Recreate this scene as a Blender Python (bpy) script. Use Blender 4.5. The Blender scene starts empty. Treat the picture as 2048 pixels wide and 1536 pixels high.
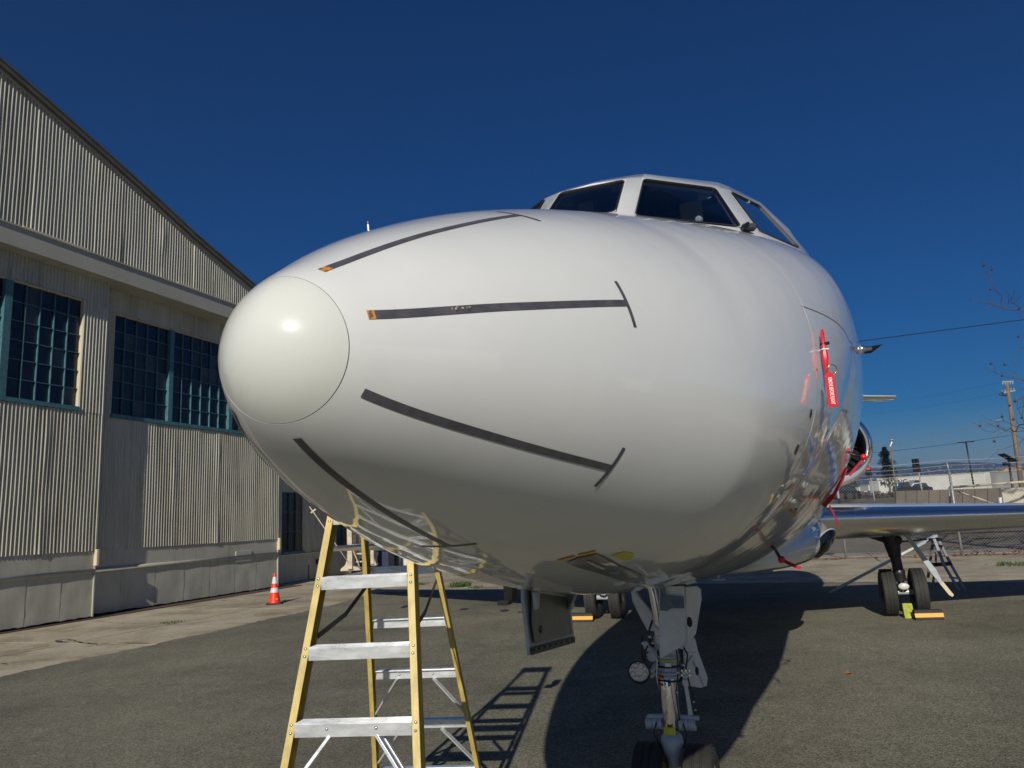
import bpy, math, random
import numpy as np
from mathutils import Vector, Matrix
random.seed(7)
R = math.radians
scene = bpy.context.scene

# ------------------------------------------------------------------ camera
FPX, CX, CY, EYE = 1480.0, 1024.0, 768.0, 1.65
CAM = np.array([[0.9986427851722092, 0.00945493088924884, -0.051217105593468544],
                [0.05208250784565753, -0.18129116487307295, 0.9820493500407561],
                [0.0, 0.983384013405162, 0.18153755032817917]])      # rows: right, up, forward
cam_d = bpy.data.cameras.new('camera')
cam = bpy.data.objects.new('camera', cam_d)
scene.collection.objects.link(cam)
cam_d.sensor_width = 36.0
cam_d.lens = FPX / 2048 * 36.0
cam_d.clip_start = 0.05
cam_d.clip_end = 20000
m = Matrix.Identity(4)
for i in range(3):
    m[i][0] = CAM[0][i]; m[i][1] = CAM[1][i]; m[i][2] = -CAM[2][i]
m[2][3] = EYE
cam.matrix_world = m
scene.camera = cam

# ------------------------------------------------------------------ light
SUN_AZ, SUN_EL = R(9.85), R(26.7)          # shadows run away from the camera along this bearing
world = bpy.data.worlds.new('World'); scene.world = world; world.use_nodes = True
nt = world.node_tree; nt.nodes.clear()
wo = nt.nodes.new('ShaderNodeOutputWorld'); bg = nt.nodes.new('ShaderNodeBackground')
sky = nt.nodes.new('ShaderNodeTexSky'); sky.sky_type = 'NISHITA'; sky.sun_disc = False
sky.sun_elevation = SUN_EL
sky.sun_rotation = R(180 + 9.85)
sky.altitude = 1200; sky.air_density = 1.0; sky.dust_density = 0.0; sky.ozone_density = 4.0
bg.inputs['Strength'].default_value = 0.050
hs = nt.nodes.new('ShaderNodeHueSaturation'); hs.inputs['Saturation'].default_value = 1.72; hs.inputs['Hue'].default_value = .514; hs.inputs['Value'].default_value = .84
nt.links.new(sky.outputs[0], hs.inputs['Color']); nt.links.new(hs.outputs[0], bg.inputs[0]); nt.links.new(bg.outputs[0], wo.inputs[0])
sun_d = bpy.data.lights.new('sun', 'SUN'); sun_d.energy = 4.4; sun_d.angle = R(0.53); sun_d.color = (1.0, 0.93, 0.80)
sun = bpy.data.objects.new('sun', sun_d); scene.collection.objects.link(sun)
sdir = Vector((math.sin(SUN_AZ) * math.cos(SUN_EL), math.cos(SUN_AZ) * math.cos(SUN_EL), -math.sin(SUN_EL)))
sun.rotation_euler = sdir.to_track_quat('-Z', 'Y').to_euler()
scene.view_settings.view_transform = 'Standard'; scene.view_settings.look = 'None'
scene.view_settings.exposure = 0.0; scene.view_settings.gamma = 1.0
scene.view_settings.use_curve_mapping = False
scene.cycles.max_bounces = 8
scene.cycles.use_denoising = True

# ------------------------------------------------------------------ helpers
COL = scene.collection
def ray(x, y):
    return CAM.T @ np.array([(x - CX) / FPX, -(y - CY) / FPX, 1.0])
def gnd(x, y, z=0.0):
    d = ray(x, y); t = (z - EYE) / d[2]; return Vector((d[0] * t, d[1] * t, z))
def at(x, y, Y):
    d = ray(x, y); t = Y / d[1]; return Vector((d[0] * t, Y, EYE + d[2] * t))

def props(o, label=None, cat=None, group=None, kind=None):
    if label: o['label'] = label
    if cat: o['category'] = cat
    if group: o['group'] = group
    if kind: o['kind'] = kind
    return o
def empty(name, loc=(0, 0, 0), rz=0.0, parent=None, **k):
    o = bpy.data.objects.new(name, None); COL.objects.link(o)
    o.location = loc; o.rotation_euler = (0, 0, rz); o.empty_display_size = .1
    if parent: o.parent = parent
    return props(o, **k)

class MB:
    """collects shapes, builds them as ONE mesh object"""
    def __init__(s): s.v = []; s.f = []; s.m = []; s.cur = 0
    def add(s, vs, fs):
        b = len(s.v); s.v += [tuple(p) for p in vs]; s.f += [tuple(i + b for i in f) for f in fs]; s.m += [s.cur] * len(fs); return s
    def box(s, c, size, rot=None, bev=0):
        hx, hy, hz = size[0] / 2, size[1] / 2, size[2] / 2
        vs = [Vector((x, y, z)) for x in (-hx, hx) for y in (-hy, hy) for z in (-hz, hz)]
        if rot is not None: vs = [rot @ v for v in vs]
        c = Vector(c); vs = [v + c for v in vs]
        return s.add(vs, [(0, 1, 3, 2), (4, 6, 7, 5), (0, 4, 5, 1), (2, 3, 7, 6), (0, 2, 6, 4), (1, 5, 7, 3)])
    def bar(s, a, b, w, h, up=(0, 0, 1)):
        a, b = Vector(a), Vector(b); d = (b - a); L = d.length; d.normalize()
        up = Vector(up)
        if abs(d.dot(up)) > .99: up = Vector((0, 1, 0))
        x = d.cross(up).normalized(); z = x.cross(d)
        M_ = Matrix((x, d, z)).transposed()
        return s.box((a + b) / 2, (w, L, h), M_)
    def tube(s, pts, r, n=10, cap=True):
        pts = [Vector(p) for p in pts]; k = len(pts); rs = r if isinstance(r, (list, tuple)) else [r] * k
        rings = []; prev = None
        for i, p in enumerate(pts):
            d = (pts[min(i + 1, k - 1)] - pts[max(i - 1, 0)])
            d = d.normalized() if d.length > 1e-9 else Vector((0, 0, 1))
            if prev is None:
                u = d.orthogonal().normalized()
            else:
                u = (prev - d * prev.dot(d))
                u = u.normalized() if u.length > 1e-6 else d.orthogonal().normalized()
            prev = u; w = d.cross(u)
            rings.append([p + (u * math.cos(2 * math.pi * j / n) + w * math.sin(2 * math.pi * j / n)) * rs[i] for j in range(n)])
        vs = [q for rg in rings for q in rg]; fs = []
        for i in range(k - 1):
            for j in range(n):
                fs.append((i * n + j, i * n + (j + 1) % n, (i + 1) * n + (j + 1) % n, (i + 1) * n + j))
        if cap:
            fs.append(tuple(range(n - 1, -1, -1))); fs.append(tuple((k - 1) * n + j for j in range(n)))
        return s.add(vs, fs)
    def lathe(s, prof, origin, axis, n=32, ref=None):
        """prof: (radius, distance along axis)"""
        a = Vector(axis).normalized(); u = a.orthogonal().normalized(); w = a.cross(u); o = Vector(origin)
        vs = []; fs = []
        for (r, t) in prof:
            for j in range(n):
                an = 2 * math.pi * j / n
                vs.append(o + a * t + (u * math.cos(an) + w * math.sin(an)) * max(r, 1e-5))
        for i in range(len(prof) - 1):
            for j in range(n):
                fs.append((i * n + j, i * n + (j + 1) % n, (i + 1) * n + (j + 1) % n, (i + 1) * n + j))
        return s.add(vs, fs)
    def prism(s, poly, thick):
        """poly: 3D outline (roughly planar); thick: offset vector"""
        t = Vector(thick); P = [Vector(p) for p in poly]; n = len(P)
        vs = P + [p + t for p in P]
        return s.add(vs, [tuple(range(n - 1, -1, -1)), tuple(range(n, 2 * n))] + [(i, (i + 1) % n, n + (i + 1) % n, n + i) for i in range(n)])
    def blob(s, c, r, n=8, mseg=6, jit=0):
        c = Vector(c); rr = r if isinstance(r, (tuple, list)) else (r, r, r); vs = []; fs = []
        for i in range(mseg + 1):
            ph = math.pi * i / mseg
            for j in range(n):
                an = 2 * math.pi * j / n; k = 1 + random.uniform(-jit, jit)
                vs.append(c + Vector((rr[0] * math.sin(ph) * math.cos(an) * k, rr[1] * math.sin(ph) * math.sin(an) * k, rr[2] * math.cos(ph) * k)))
        for i in range(mseg):
            for j in range(n): fs.append((i * n + j, (i + 1) * n + j, (i + 1) * n + (j + 1) % n, i * n + (j + 1) % n))
        return s.add(vs, fs)
    def build(s, name, mats, parent=None, smooth=False, bevel=0.0, auto=None, **k):
        me = bpy.data.meshes.new(name)
        me.from_pydata([tuple(v) for v in s.v], [], s.f)
        mats = mats if isinstance(mats, (list, tuple)) else [mats]
        for mm in mats: me.materials.append(mm)
        me.polygons.foreach_set('material_index', s.m)
        me.update()
        import bmesh
        bm = bmesh.new(); bm.from_mesh(me); bmesh.ops.recalc_face_normals(bm, faces=bm.faces); bm.to_mesh(me); bm.free()
        if smooth: me.polygons.foreach_set('use_smooth', [True] * len(me.polygons))
        if auto is not None:
            me.polygons.foreach_set('use_smooth', [True] * len(me.polygons)); me.set_sharp_from_angle(angle=R(auto))
        o = bpy.data.objects.new(name, me); COL.objects.link(o)
        if parent: o.parent = parent
        if bevel:
            md = o.modifiers.new('bevel', 'BEVEL'); md.width = bevel; md.segments = 2; md.limit_method = 'ANGLE'; md.angle_limit = R(40)
            md.harden_normals = False
        return props(o, **k)

def raw(name, V, F, mats, parent=None, smooth=False, mi=None, **k):
    me = bpy.data.meshes.new(name); me.from_pydata([tuple(v) for v in V], [], [tuple(f) for f in F])
    for mm in (mats if isinstance(mats, (list, tuple)) else [mats]): me.materials.append(mm)
    if mi is not None: me.polygons.foreach_set('material_index', mi)
    if smooth: me.polygons.foreach_set('use_smooth', [True] * len(me.polygons))
    me.update()
    o = bpy.data.objects.new(name, me); COL.objects.link(o)
    if parent: o.parent = parent
    return props(o, **k)

# ------------------------------------------------------------------ materials
def mat(name, col, rough=.6, metal=0.0, var=0.0, scale=8.0, bump=0.0, bscale=60.0, col2=None, coat=0.0, spec=.5,
        stretch=None, detail=6.0, rvar=0.0, coord='Object', ramp=(.35, .65), coatrough=.03):
    mt = bpy.data.materials.new(name); mt.use_nodes = True; n = mt.node_tree; b = n.nodes['Principled BSDF']
    b.inputs['Base Color'].default_value = (*col, 1); b.inputs['Roughness'].default_value = rough
    b.inputs['Metallic'].default_value = metal; b.inputs['Specular IOR Level'].default_value = spec
    b.inputs['Coat Weight'].default_value = coat; b.inputs['Coat Roughness'].default_value = coatrough
    tc = n.nodes.new('ShaderNodeTexCoord'); mp = n.nodes.new('ShaderNodeMapping')
    n.links.new(tc.outputs[coord], mp.inputs[0])
    if stretch: mp.inputs['Scale'].default_value = stretch
    if var or col2 or rvar:
        nz = n.nodes.new('ShaderNodeTexNoise'); nz.inputs['Scale'].default_value = scale; nz.inputs['Detail'].default_value = detail
        nz.inputs['Roughness'].default_value = .6
        n.links.new(mp.outputs[0], nz.inputs['Vector'])
        rp = n.nodes.new('ShaderNodeValToRGB')
        c2 = col2 if col2 else tuple(max(0, c * (1 - var)) for c in col)
        c1 = col if col2 else tuple(min(1, c * (1 + var * .6)) for c in col)
        rp.color_ramp.elements[0].position = ramp[0]; rp.color_ramp.elements[1].position = ramp[1]
        rp.color_ramp.elements[0].color = (*c2, 1); rp.color_ramp.elements[1].color = (*c1, 1)
        n.links.new(nz.outputs['Fac'], rp.inputs[0]); n.links.new(rp.outputs[0], b.inputs['Base Color'])
        if rvar:
            mr = n.nodes.new('ShaderNodeMapRange'); mr.inputs[3].default_value = max(0, rough - rvar); mr.inputs[4].default_value = min(1, rough + rvar)
            n.links.new(nz.outputs['Fac'], mr.inputs[0]); n.links.new(mr.outputs[0], b.inputs['Roughness'])
    if bump:
        nb = n.nodes.new('ShaderNodeTexNoise'); nb.inputs['Scale'].default_value = bscale; nb.inputs['Detail'].default_value = 4
        n.links.new(mp.outputs[0], nb.inputs['Vector'])
        bp = n.nodes.new('ShaderNodeBump'); bp.inputs['Strength'].default_value = bump; bp.inputs['Distance'].default_value = .01
        n.links.new(nb.outputs['Fac'], bp.inputs['Height']); n.links.new(bp.outputs[0], b.inputs['Normal'])
    return mt

def ground_mat(name, c_dark, c_mid, c_lite, grain=260.0, big=.35, speck=True, bumpd=.004, rough=.92):
    mt = bpy.data.materials.new(name); mt.use_nodes = True; n = mt.node_tree; N = n.nodes; L = n.links; b = N['Principled BSDF']
    b.inputs['Roughness'].default_value = rough; b.inputs['Specular IOR Level'].default_value = .25
    tc = N.new('ShaderNodeTexCoord')
    v = N.new('ShaderNodeTexVoronoi'); v.inputs['Scale'].default_value = grain; L.new(tc.outputs['Object'], v.inputs['Vector'])
    n1 = N.new('ShaderNodeTexNoise'); n1.inputs['Scale'].default_value = grain * .35; n1.inputs['Detail'].default_value = 8; L.new(tc.outputs['Object'], n1.inputs['Vector'])
    n2 = N.new('ShaderNodeTexNoise'); n2.inputs['Scale'].default_value = big; n2.inputs['Detail'].default_value = 7; n2.inputs['Roughness'].default_value = .65; L.new(tc.outputs['Object'], n2.inputs['Vector'])
    n3 = N.new('ShaderNodeTexNoise'); n3.inputs['Scale'].default_value = 5.0; n3.inputs['Detail'].default_value = 9; n3.inputs['Roughness'].default_value = .7; L.new(tc.outputs['Object'], n3.inputs['Vector'])
    rp = N.new('ShaderNodeValToRGB'); e = rp.color_ramp.elements
    e[0].position = .30; e[0].color = (*c_dark, 1); e[1].position = .72; e[1].color = (*c_lite, 1)
    mid = rp.color_ramp.elements.new(.5); mid.color = (*c_mid, 1)
    ad = N.new('ShaderNodeMath'); ad.operation = 'ADD'; ad.use_clamp = True
    m1 = N.new('ShaderNodeMath'); m1.operation = 'MULTIPLY_ADD'; m1.inputs[1].default_value = .75; m1.inputs[2].default_value = -.375
    L.new(n1.outputs['Fac'], m1.inputs[0])
    m2 = N.new('ShaderNodeMath'); m2.operation = 'ADD'; L.new(n2.outputs['Fac'], m2.inputs[0]); L.new(m1.outputs[0], m2.inputs[1])
    m3 = N.new('ShaderNodeMath'); m3.operation = 'MULTIPLY_ADD'; m3.inputs[1].default_value = .5; m3.inputs[2].default_value = -.25; L.new(n3.outputs['Fac'], m3.inputs[0])
    L.new(m2.outputs[0], ad.inputs[0]); L.new(m3.outputs[0], ad.inputs[1]); L.new(ad.outputs[0], rp.inputs[0])
    last = rp.outputs[0]
    if speck:
        v2 = N.new('ShaderNodeTexVoronoi'); v2.inputs['Scale'].default_value = 55; L.new(tc.outputs['Object'], v2.inputs['Vector'])
        lt = N.new('ShaderNodeMath'); lt.operation = 'LESS_THAN'; lt.inputs[1].default_value = .10; L.new(v2.outputs['Distance'], lt.inputs[0])
        sx = N.new('ShaderNodeSeparateColor'); L.new(v2.outputs['Color'], sx.inputs[0])
        gt = N.new('ShaderNodeMath'); gt.operation = 'GREATER_THAN'; gt.inputs[1].default_value = .86; L.new(sx.outputs[0], gt.inputs[0])
        mu = N.new('ShaderNodeMath'); mu.operation = 'MULTIPLY'; L.new(lt.outputs[0], mu.inputs[0]); L.new(gt.outputs[0], mu.inputs[1])
        mx = N.new('ShaderNodeMix'); mx.data_type = 'RGBA'; mx.inputs[7].default_value = (*[min(1, c * 2.3) for c in c_lite], 1)
        L.new(mu.outputs[0], mx.inputs[0]); L.new(last, mx.inputs[6]); last = mx.outputs[2]
        # per-stone tone
        sv = N.new('ShaderNodeSeparateColor'); L.new(v.outputs['Color'], sv.inputs[0])
        mr = N.new('ShaderNodeMapRange'); mr.inputs[3].default_value = .5; mr.inputs[4].default_value = 1.5; L.new(sv.outputs[0], mr.inputs[0])
        mm = N.new('ShaderNodeMix'); mm.data_type = 'RGBA'; mm.blend_type = 'MULTIPLY'; mm.inputs[0].default_value = 1.0
        L.new(last, mm.inputs[6]); L.new(mr.outputs[0], mm.inputs[7]); last = mm.outputs[2]
    L.new(last, b.inputs['Base Color'])
    bp = N.new('ShaderNodeBump'); bp.inputs['Strength'].default_value = .8; bp.inputs['Distance'].default_value = bumpd
    L.new(v.outputs['Distance'], bp.inputs['Height']); L.new(bp.outputs[0], b.inputs['Normal'])
    return mt

M = {}
M['asphalt'] = ground_mat('asphalt', (.140, .134, .102), (.190, .182, .139), (.245, .233, .182), grain=110)
M['concrete'] = ground_mat('concrete', (.33, .295, .22), (.42, .375, .285), (.50, .45, .35), grain=60, big=.5, speck=False, bumpd=.001)
M['dirt'] = ground_mat('dirt', (.10, .085, .06), (.17, .15, .11), (.24, .21, .16), grain=20, big=.12, speck=False, bumpd=.01)
M['road'] = ground_mat('road', (.10, .10, .095), (.14, .14, .13), (.19, .185, .17), grain=20, big=.12, speck=False)
def grime(mt, scale, stretch, lo, hi, col, f=1.0):
    n = mt.node_tree; N = n.nodes; L = n.links; b = N['Principled BSDF']; src = b.inputs['Base Color'].links[0].from_socket
    tc = N.new('ShaderNodeTexCoord'); mp = N.new('ShaderNodeMapping'); mp.inputs['Scale'].default_value = stretch; L.new(tc.outputs['Object'], mp.inputs[0])
    nz = N.new('ShaderNodeTexNoise'); nz.inputs['Scale'].default_value = scale; nz.inputs['Detail'].default_value = 9; nz.inputs['Roughness'].default_value = .68; L.new(mp.outputs[0], nz.inputs['Vector'])
    rp = N.new('ShaderNodeValToRGB'); rp.color_ramp.elements[0].position = lo; rp.color_ramp.elements[1].position = hi
    rp.color_ramp.elements[0].color = (*col, 1); rp.color_ramp.elements[1].color = (1, 1, 1, 1); L.new(nz.outputs['Fac'], rp.inputs[0])
    mm = N.new('ShaderNodeMix'); mm.data_type = 'RGBA'; mm.blend_type = 'MULTIPLY'; mm.inputs[0].default_value = f
    L.new(src, mm.inputs[6]); L.new(rp.outputs[0], mm.inputs[7]); L.new(mm.outputs[2], b.inputs['Base Color'])
grime(M['asphalt'], .55, (1, 1, 1), .34, .50, (.74, .74, .76)); grime(M['asphalt'], 2.2, (1, .35, 1), .30, .42, (.78, .77, .76))
def paint(name, col, rough=.07, orange=.012, dirt=0.0):
    """glossy aircraft lacquer with a faint waviness in the reflections"""
    mt = bpy.data.materials.new(name); mt.use_nodes = True; n = mt.node_tree; N = n.nodes; L = n.links; b = N['Principled BSDF']
    b.inputs['Base Color'].default_value = (*col, 1); b.inputs['Roughness'].default_value = .35
    b.inputs['Specular IOR Level'].default_value = .15
    b.inputs['Coat Weight'].default_value = 1.0; b.inputs['Coat Roughness'].default_value = rough; b.inputs['Coat IOR'].default_value = 1.5
    tc = N.new('ShaderNodeTexCoord')
    n1 = N.new('ShaderNodeTexNoise'); n1.inputs['Scale'].default_value = 4.5; n1.inputs['Detail'].default_value = 2; L.new(tc.outputs['Object'], n1.inputs['Vector'])
    n2 = N.new('ShaderNodeTexNoise'); n2.inputs['Scale'].default_value = 70; n2.inputs['Detail'].default_value = 3; L.new(tc.outputs['Object'], n2.inputs['Vector'])
    a = N.new('ShaderNodeMath'); a.operation = 'MULTIPLY_ADD'; a.inputs[1].default_value = .012
    L.new(n2.outputs['Fac'], a.inputs[0]); L.new(n1.outputs['Fac'], a.inputs[2])
    bp = N.new('ShaderNodeBump'); bp.inputs['Strength'].default_value = 1.0; bp.inputs['Distance'].default_value = orange
    L.new(a.outputs[0], bp.inputs['Height']); L.new(bp.outputs[0], b.inputs['Coat Normal'])
    if dirt:
        n3 = N.new('ShaderNodeTexNoise'); n3.inputs['Scale'].default_value = 3.0; n3.inputs['Detail'].default_value = 9; n3.inputs['Roughness'].default_value = .7; L.new(tc.outputs['Object'], n3.inputs['Vector'])
        rp = N.new('ShaderNodeValToRGB'); rp.color_ramp.elements[0].position = .42; rp.color_ramp.elements[1].position = .62
        rp.color_ramp.elements[0].color = (*[c * (1 - dirt) for c in col], 1); rp.color_ramp.elements[1].color = (*col, 1)
        L.new(n3.outputs['Fac'], rp.inputs[0]); L.new(rp.outputs[0], b.inputs['Base Color'])
    return mt
M['white'] = paint('white_lacquer', (.755, .775, .775), rough=.045, orange=.0028, dirt=.04)
M['cap'] = paint('radome_cap_paint', (.70, .725, .69), rough=.12, orange=.002, dirt=.03)
M['gap'] = mat('seam_sealant', (.05, .05, .05), .8)
M['seamwhite'] = mat('seam_filler', (.85, .85, .82), .4)
M['stripe'] = mat('worn_conductive_strip', (.085, .085, .10), .45, var=.25, scale=40)
M['orange'] = mat('orange_primer', (.62, .26, .03), .5, col2=(.14, .11, .10), scale=110, ramp=(.44, .50))
M['orangeb'] = mat('bright_orange_edge', (.85, .42, .02), .5, col2=(.5, .22, .03), scale=160, ramp=(.35, .45))
M['lime'] = mat('lime_plastic', (.36, .40, .03), .5, var=.4, scale=30)
M['yellow'] = mat('yellow_film', (.62, .60, .06), .45, var=.15, scale=30)
M['edge'] = mat('polished_leading_edge', (.80, .80, .80), .24, 1.0, rvar=.06, scale=5, bump=.03, bscale=3, stretch=(.4, 3, 3))
M['chrome'] = mat('polished_metal', (.80, .81, .83), .06, 1.0, rvar=.03, scale=12, bump=.02, bscale=3, stretch=(1, 3, 3))
M['darkmetal'] = mat('dark_metal', (.05, .05, .055), .4, .6, var=.3, scale=20)
M['alu'] = mat('brushed_aluminium', (.72, .74, .76), .28, 1.0, rvar=.14, scale=18, var=.12, stretch=(1, 1, 6))
M['alu_step'] = mat('ladder_aluminium', (.78, .81, .84), .30, .55, rvar=.16, scale=9, var=.14, stretch=(1, 1, 3))
M['steelpaint'] = mat('grey_gear_paint', (.44, .49, .54), .32, 0.1, var=.12, scale=14)
M['gearwhite'] = mat('light_gear_paint', (.66, .69, .67), .35, 0, var=.1, scale=10)
M['geardark'] = mat('gear_recess', (.03, .03, .032), .6)
M['rubber'] = mat('tyre_rubber', (.028, .027, .026), .75, var=.25, scale=30, bump=.15, bscale=50)
M['rim'] = mat('yellow_wheel_rim', (.40, .36, .08), .4, .2, var=.3, scale=20)
M['red'] = mat('red_cover_plastic', (.62, .015, .03), .3, 0, var=.08, scale=20, coat=.4)
M['redstrap'] = mat('red_webbing', (.45, .02, .035), .8, var=.2, scale=60)
M['ptext'] = mat('white_print', (.85, .85, .85), .6)
M['brass'] = mat('brass', (.70, .42, .12), .25, 1.0)
M['black'] = mat('black_plastic', (.012, .012, .013), .4)
M['fibre'] = mat('yellow_fibreglass', (.55, .425, .13), .45, var=.22, scale=26, stretch=(1, 1, .25), bump=.05, bscale=200)
M['glassdark'] = None
M['cream'] = mat('cream_interior', (.62, .62, .54), .7)
M['deck'] = mat('instrument_deck', (.012, .013, .016), .7)
M['seal'] = mat('window_seal', (.02, .021, .024), .5)
# hangar
M['sheet'] = mat('cream_corrugated_paint', (.51, .49, .40), .55, 0, var=.12, scale=1.6, stretch=(2, 2, .35), detail=8)
M['sheet_b'] = mat('cream_corrugated_paint_older', (.48, .46, .375), .6, 0, var=.18, scale=2.2, stretch=(2, 2, .3), detail=8)
M['skirt'] = mat('grey_sheet_metal_paint', (.43, .425, .365), .55, 0, var=.10, scale=1.2, detail=7, bump=.25, bscale=1.5)
M['beam'] = mat('grey_header_paint', (.40, .385, .335), .6, 0, var=.10, scale=.8)
M['trim'] = mat('cream_trim', (.62, .54, .38), .6)
M['teal'] = mat('weathered_teal_paint', (.060, .165, .200), .6, 0, var=.25, scale=12)
M['pane'] = mat('grimy_dark_glass', (.010, .012, .020), .12, 0, var=.4, scale=2.0, spec=.5, rvar=.05)
M['pane_b'] = mat('repainted_glass', (.022, .028, .045), .22, 0, var=.4, scale=2.0, spec=.4)
M['pane_c'] = mat('dusty_pane', (.045, .058, .075), .35, 0, var=.4, scale=3.0, spec=.4)
M['rooftrim'] = mat('dark_roof_edge', (.10, .095, .08), .7, var=.2, scale=3)
M['inside'] = mat('dark_interior', (.01, .01, .01), .9)
M['rust'] = mat('rail_rust', (.09, .06, .045), .9, var=.4, scale=10)
grime(M['sheet'], 3.0, (3, 3, .18), .34, .50, (.80, .77, .70), .8); grime(M['sheet_b'], 3.0, (3, 3, .18), .36, .52, (.72, .68, .61), .8); grime(M['skirt'], 2.0, (2, 2, .5), .34, .5, (.84, .82, .77))
# distance
M['galv'] = mat('galvanised_steel', (.38, .39, .40), .5, .5, var=.15, scale=10)
M['wood'] = mat('weathered_pole_wood', (.20, .155, .11), .85, var=.35, scale=3, stretch=(6, 6, .4))
M['leafdark'] = mat('dark_needles', (.018, .034, .030), .8, var=.5, scale=1.5)
M['bush'] = mat('dry_bush', (.06, .06, .03), .9, var=.5, scale=2)
M['twig'] = mat('bare_twig_bark', (.10, .075, .06), .9, var=.3, scale=6)
M['seedball'] = mat('seed_ball', (.06, .035, .025), .95)
M['leaves'] = mat('fallen_leaves', (.36, .14, .05), .9, var=.5, scale=8)
M['grass'] = mat('weeds', (.06, .10, .02), .8, var=.4, scale=8)
M['box'] = mat('white_trailer_side', (.72, .73, .68), .6, var=.10, scale=.3)
M['boxgrey'] = mat('grey_trailer_side', (.40, .42, .42), .6, var=.12, scale=.3)
M['boxcream'] = mat('cream_trailer_roof', (.62, .54, .36), .6)
M['carpaint'] = mat('dark_car_paint', (.015, .017, .020), .12, .2, coat=1.0)
M['carglass'] = mat('car_glass', (.03, .05, .05), .05, spec=.8)
M['carwhite'] = mat('white_car_paint', (.72, .72, .70), .2, coat=.6)
M['barrier'] = mat('concrete_wall', (.15, .13, .105), .9, var=.25, scale=.6)
M['sign'] = mat('cream_board', (.66, .62, .50), .7, var=.05, scale=1)
M['hill'] = mat('wooded_hillside', (.035, .045, .035), 1.0, var=.5, scale=.004, detail=10, spec=0.0)
M['town'] = mat('pale_buildings', (.22, .21, .20), .9, spec=0.0)
M['awning'] = mat('coral_roof', (.60, .22, .14), .8)
M['bluebox'] = mat('navy_plastic', (.02, .03, .07), .5)
M['cone'] = mat('orange_cone', (.85, .045, .01), .4, 0, var=.06, scale=10)
M['reflect'] = mat('white_reflective_band', (.62, .64, .72), .35)
M['chockyellow'] = mat('yellow_chock_band', (.72, .36, .025), .45)
M['beige'] = mat('beige_steel_paint', (.55, .48, .36), .6, var=.2, scale=5)
M['lens'] = None
M['signalred'] = bpy.data.materials.new('lit_red_signal'); M['signalred'].use_nodes = True
_b = M['signalred'].node_tree.nodes['Principled BSDF']; _b.inputs['Base Color'].default_value = (.4, .01, .02, 1)
_b.inputs['Emission Color'].default_value = (1, .02, .05, 1); _b.inputs['Emission Strength'].default_value = 1.2

def glass(name, tint, rough=.0, refl=1.0):
    mt = bpy.data.materials.new(name); mt.use_nodes = True; n = mt.node_tree; N = n.nodes; L = n.links
    N.remove(N['Principled BSDF']); out = N['Material Output']
    tr = N.new('ShaderNodeBsdfTransparent'); tr.inputs[0].default_value = (*tint, 1)
    gl = N.new('ShaderNodeBsdfGlossy'); gl.inputs['Roughness'].default_value = rough; gl.inputs[0].default_value = (refl, refl, refl, 1)
    fr = N.new('ShaderNodeFresnel'); fr.inputs[0].default_value = 1.5
    mx = N.new('ShaderNodeMixShader'); L.new(fr.outputs[0], mx.inputs[0]); L.new(tr.outputs[0], mx.inputs[1]); L.new(gl.outputs[0], mx.inputs[2]); L.new(mx.outputs[0], out.inputs[0])
    return mt
M['glassdark'] = glass('tinted_windscreen', (.50, .56, .64))
M['lens'] = glass('lamp_lens', (.55, .58, .52))
M['ledlens'] = glass('clear_lens', (.85, .88, .92))

# ================================================================== GROUND
def terr(x, y):
    q = .34 * x + .94 * y
    if q < 30: return 0.0
    if q < 95: t = (q - 30) / 65; return 2.0 * t * t * (3 - 2 * t)
    if q < 170: return 2.0 + .75 * (q - 95) / 75
    return 2.75
def axisvals(lo, hi, fine_lo, fine_hi, step):
    v = list(np.arange(fine_lo, fine_hi + step, step)); a = fine_lo; s = step
    while a > lo: s *= 1.5; a -= s; v.insert(0, a)
    a = v[-1]; s = step
    while a < hi: s *= 1.5; a += s; v.append(a)
    return v
xs = axisvals(-3600, 3600, -40, 120, 8.0); ys = axisvals(-2500, 3000, -40, 260, 8.0)
V = [(x, y, terr(x, y) - .03) for x in xs for y in ys]
ny = len(ys); F = [(i * ny + j, (i + 1) * ny + j, (i + 1) * ny + j + 1, i * ny + j + 1) for i in range(len(xs) - 1) for j in range(ny - 1)]
raw('ground', V, F, M['dirt'], smooth=True, kind='structure')

hu = Vector((math.sin(R(20)), math.cos(R(20)), 0)); hn = Vector((math.cos(R(20)), -math.sin(R(20)), 0)); HA = Vector((-9.52, 16.88, 0))
def hp(off, a, z=0): return HA + hn * off + hu * a + Vector((0, 0, z))

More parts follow.
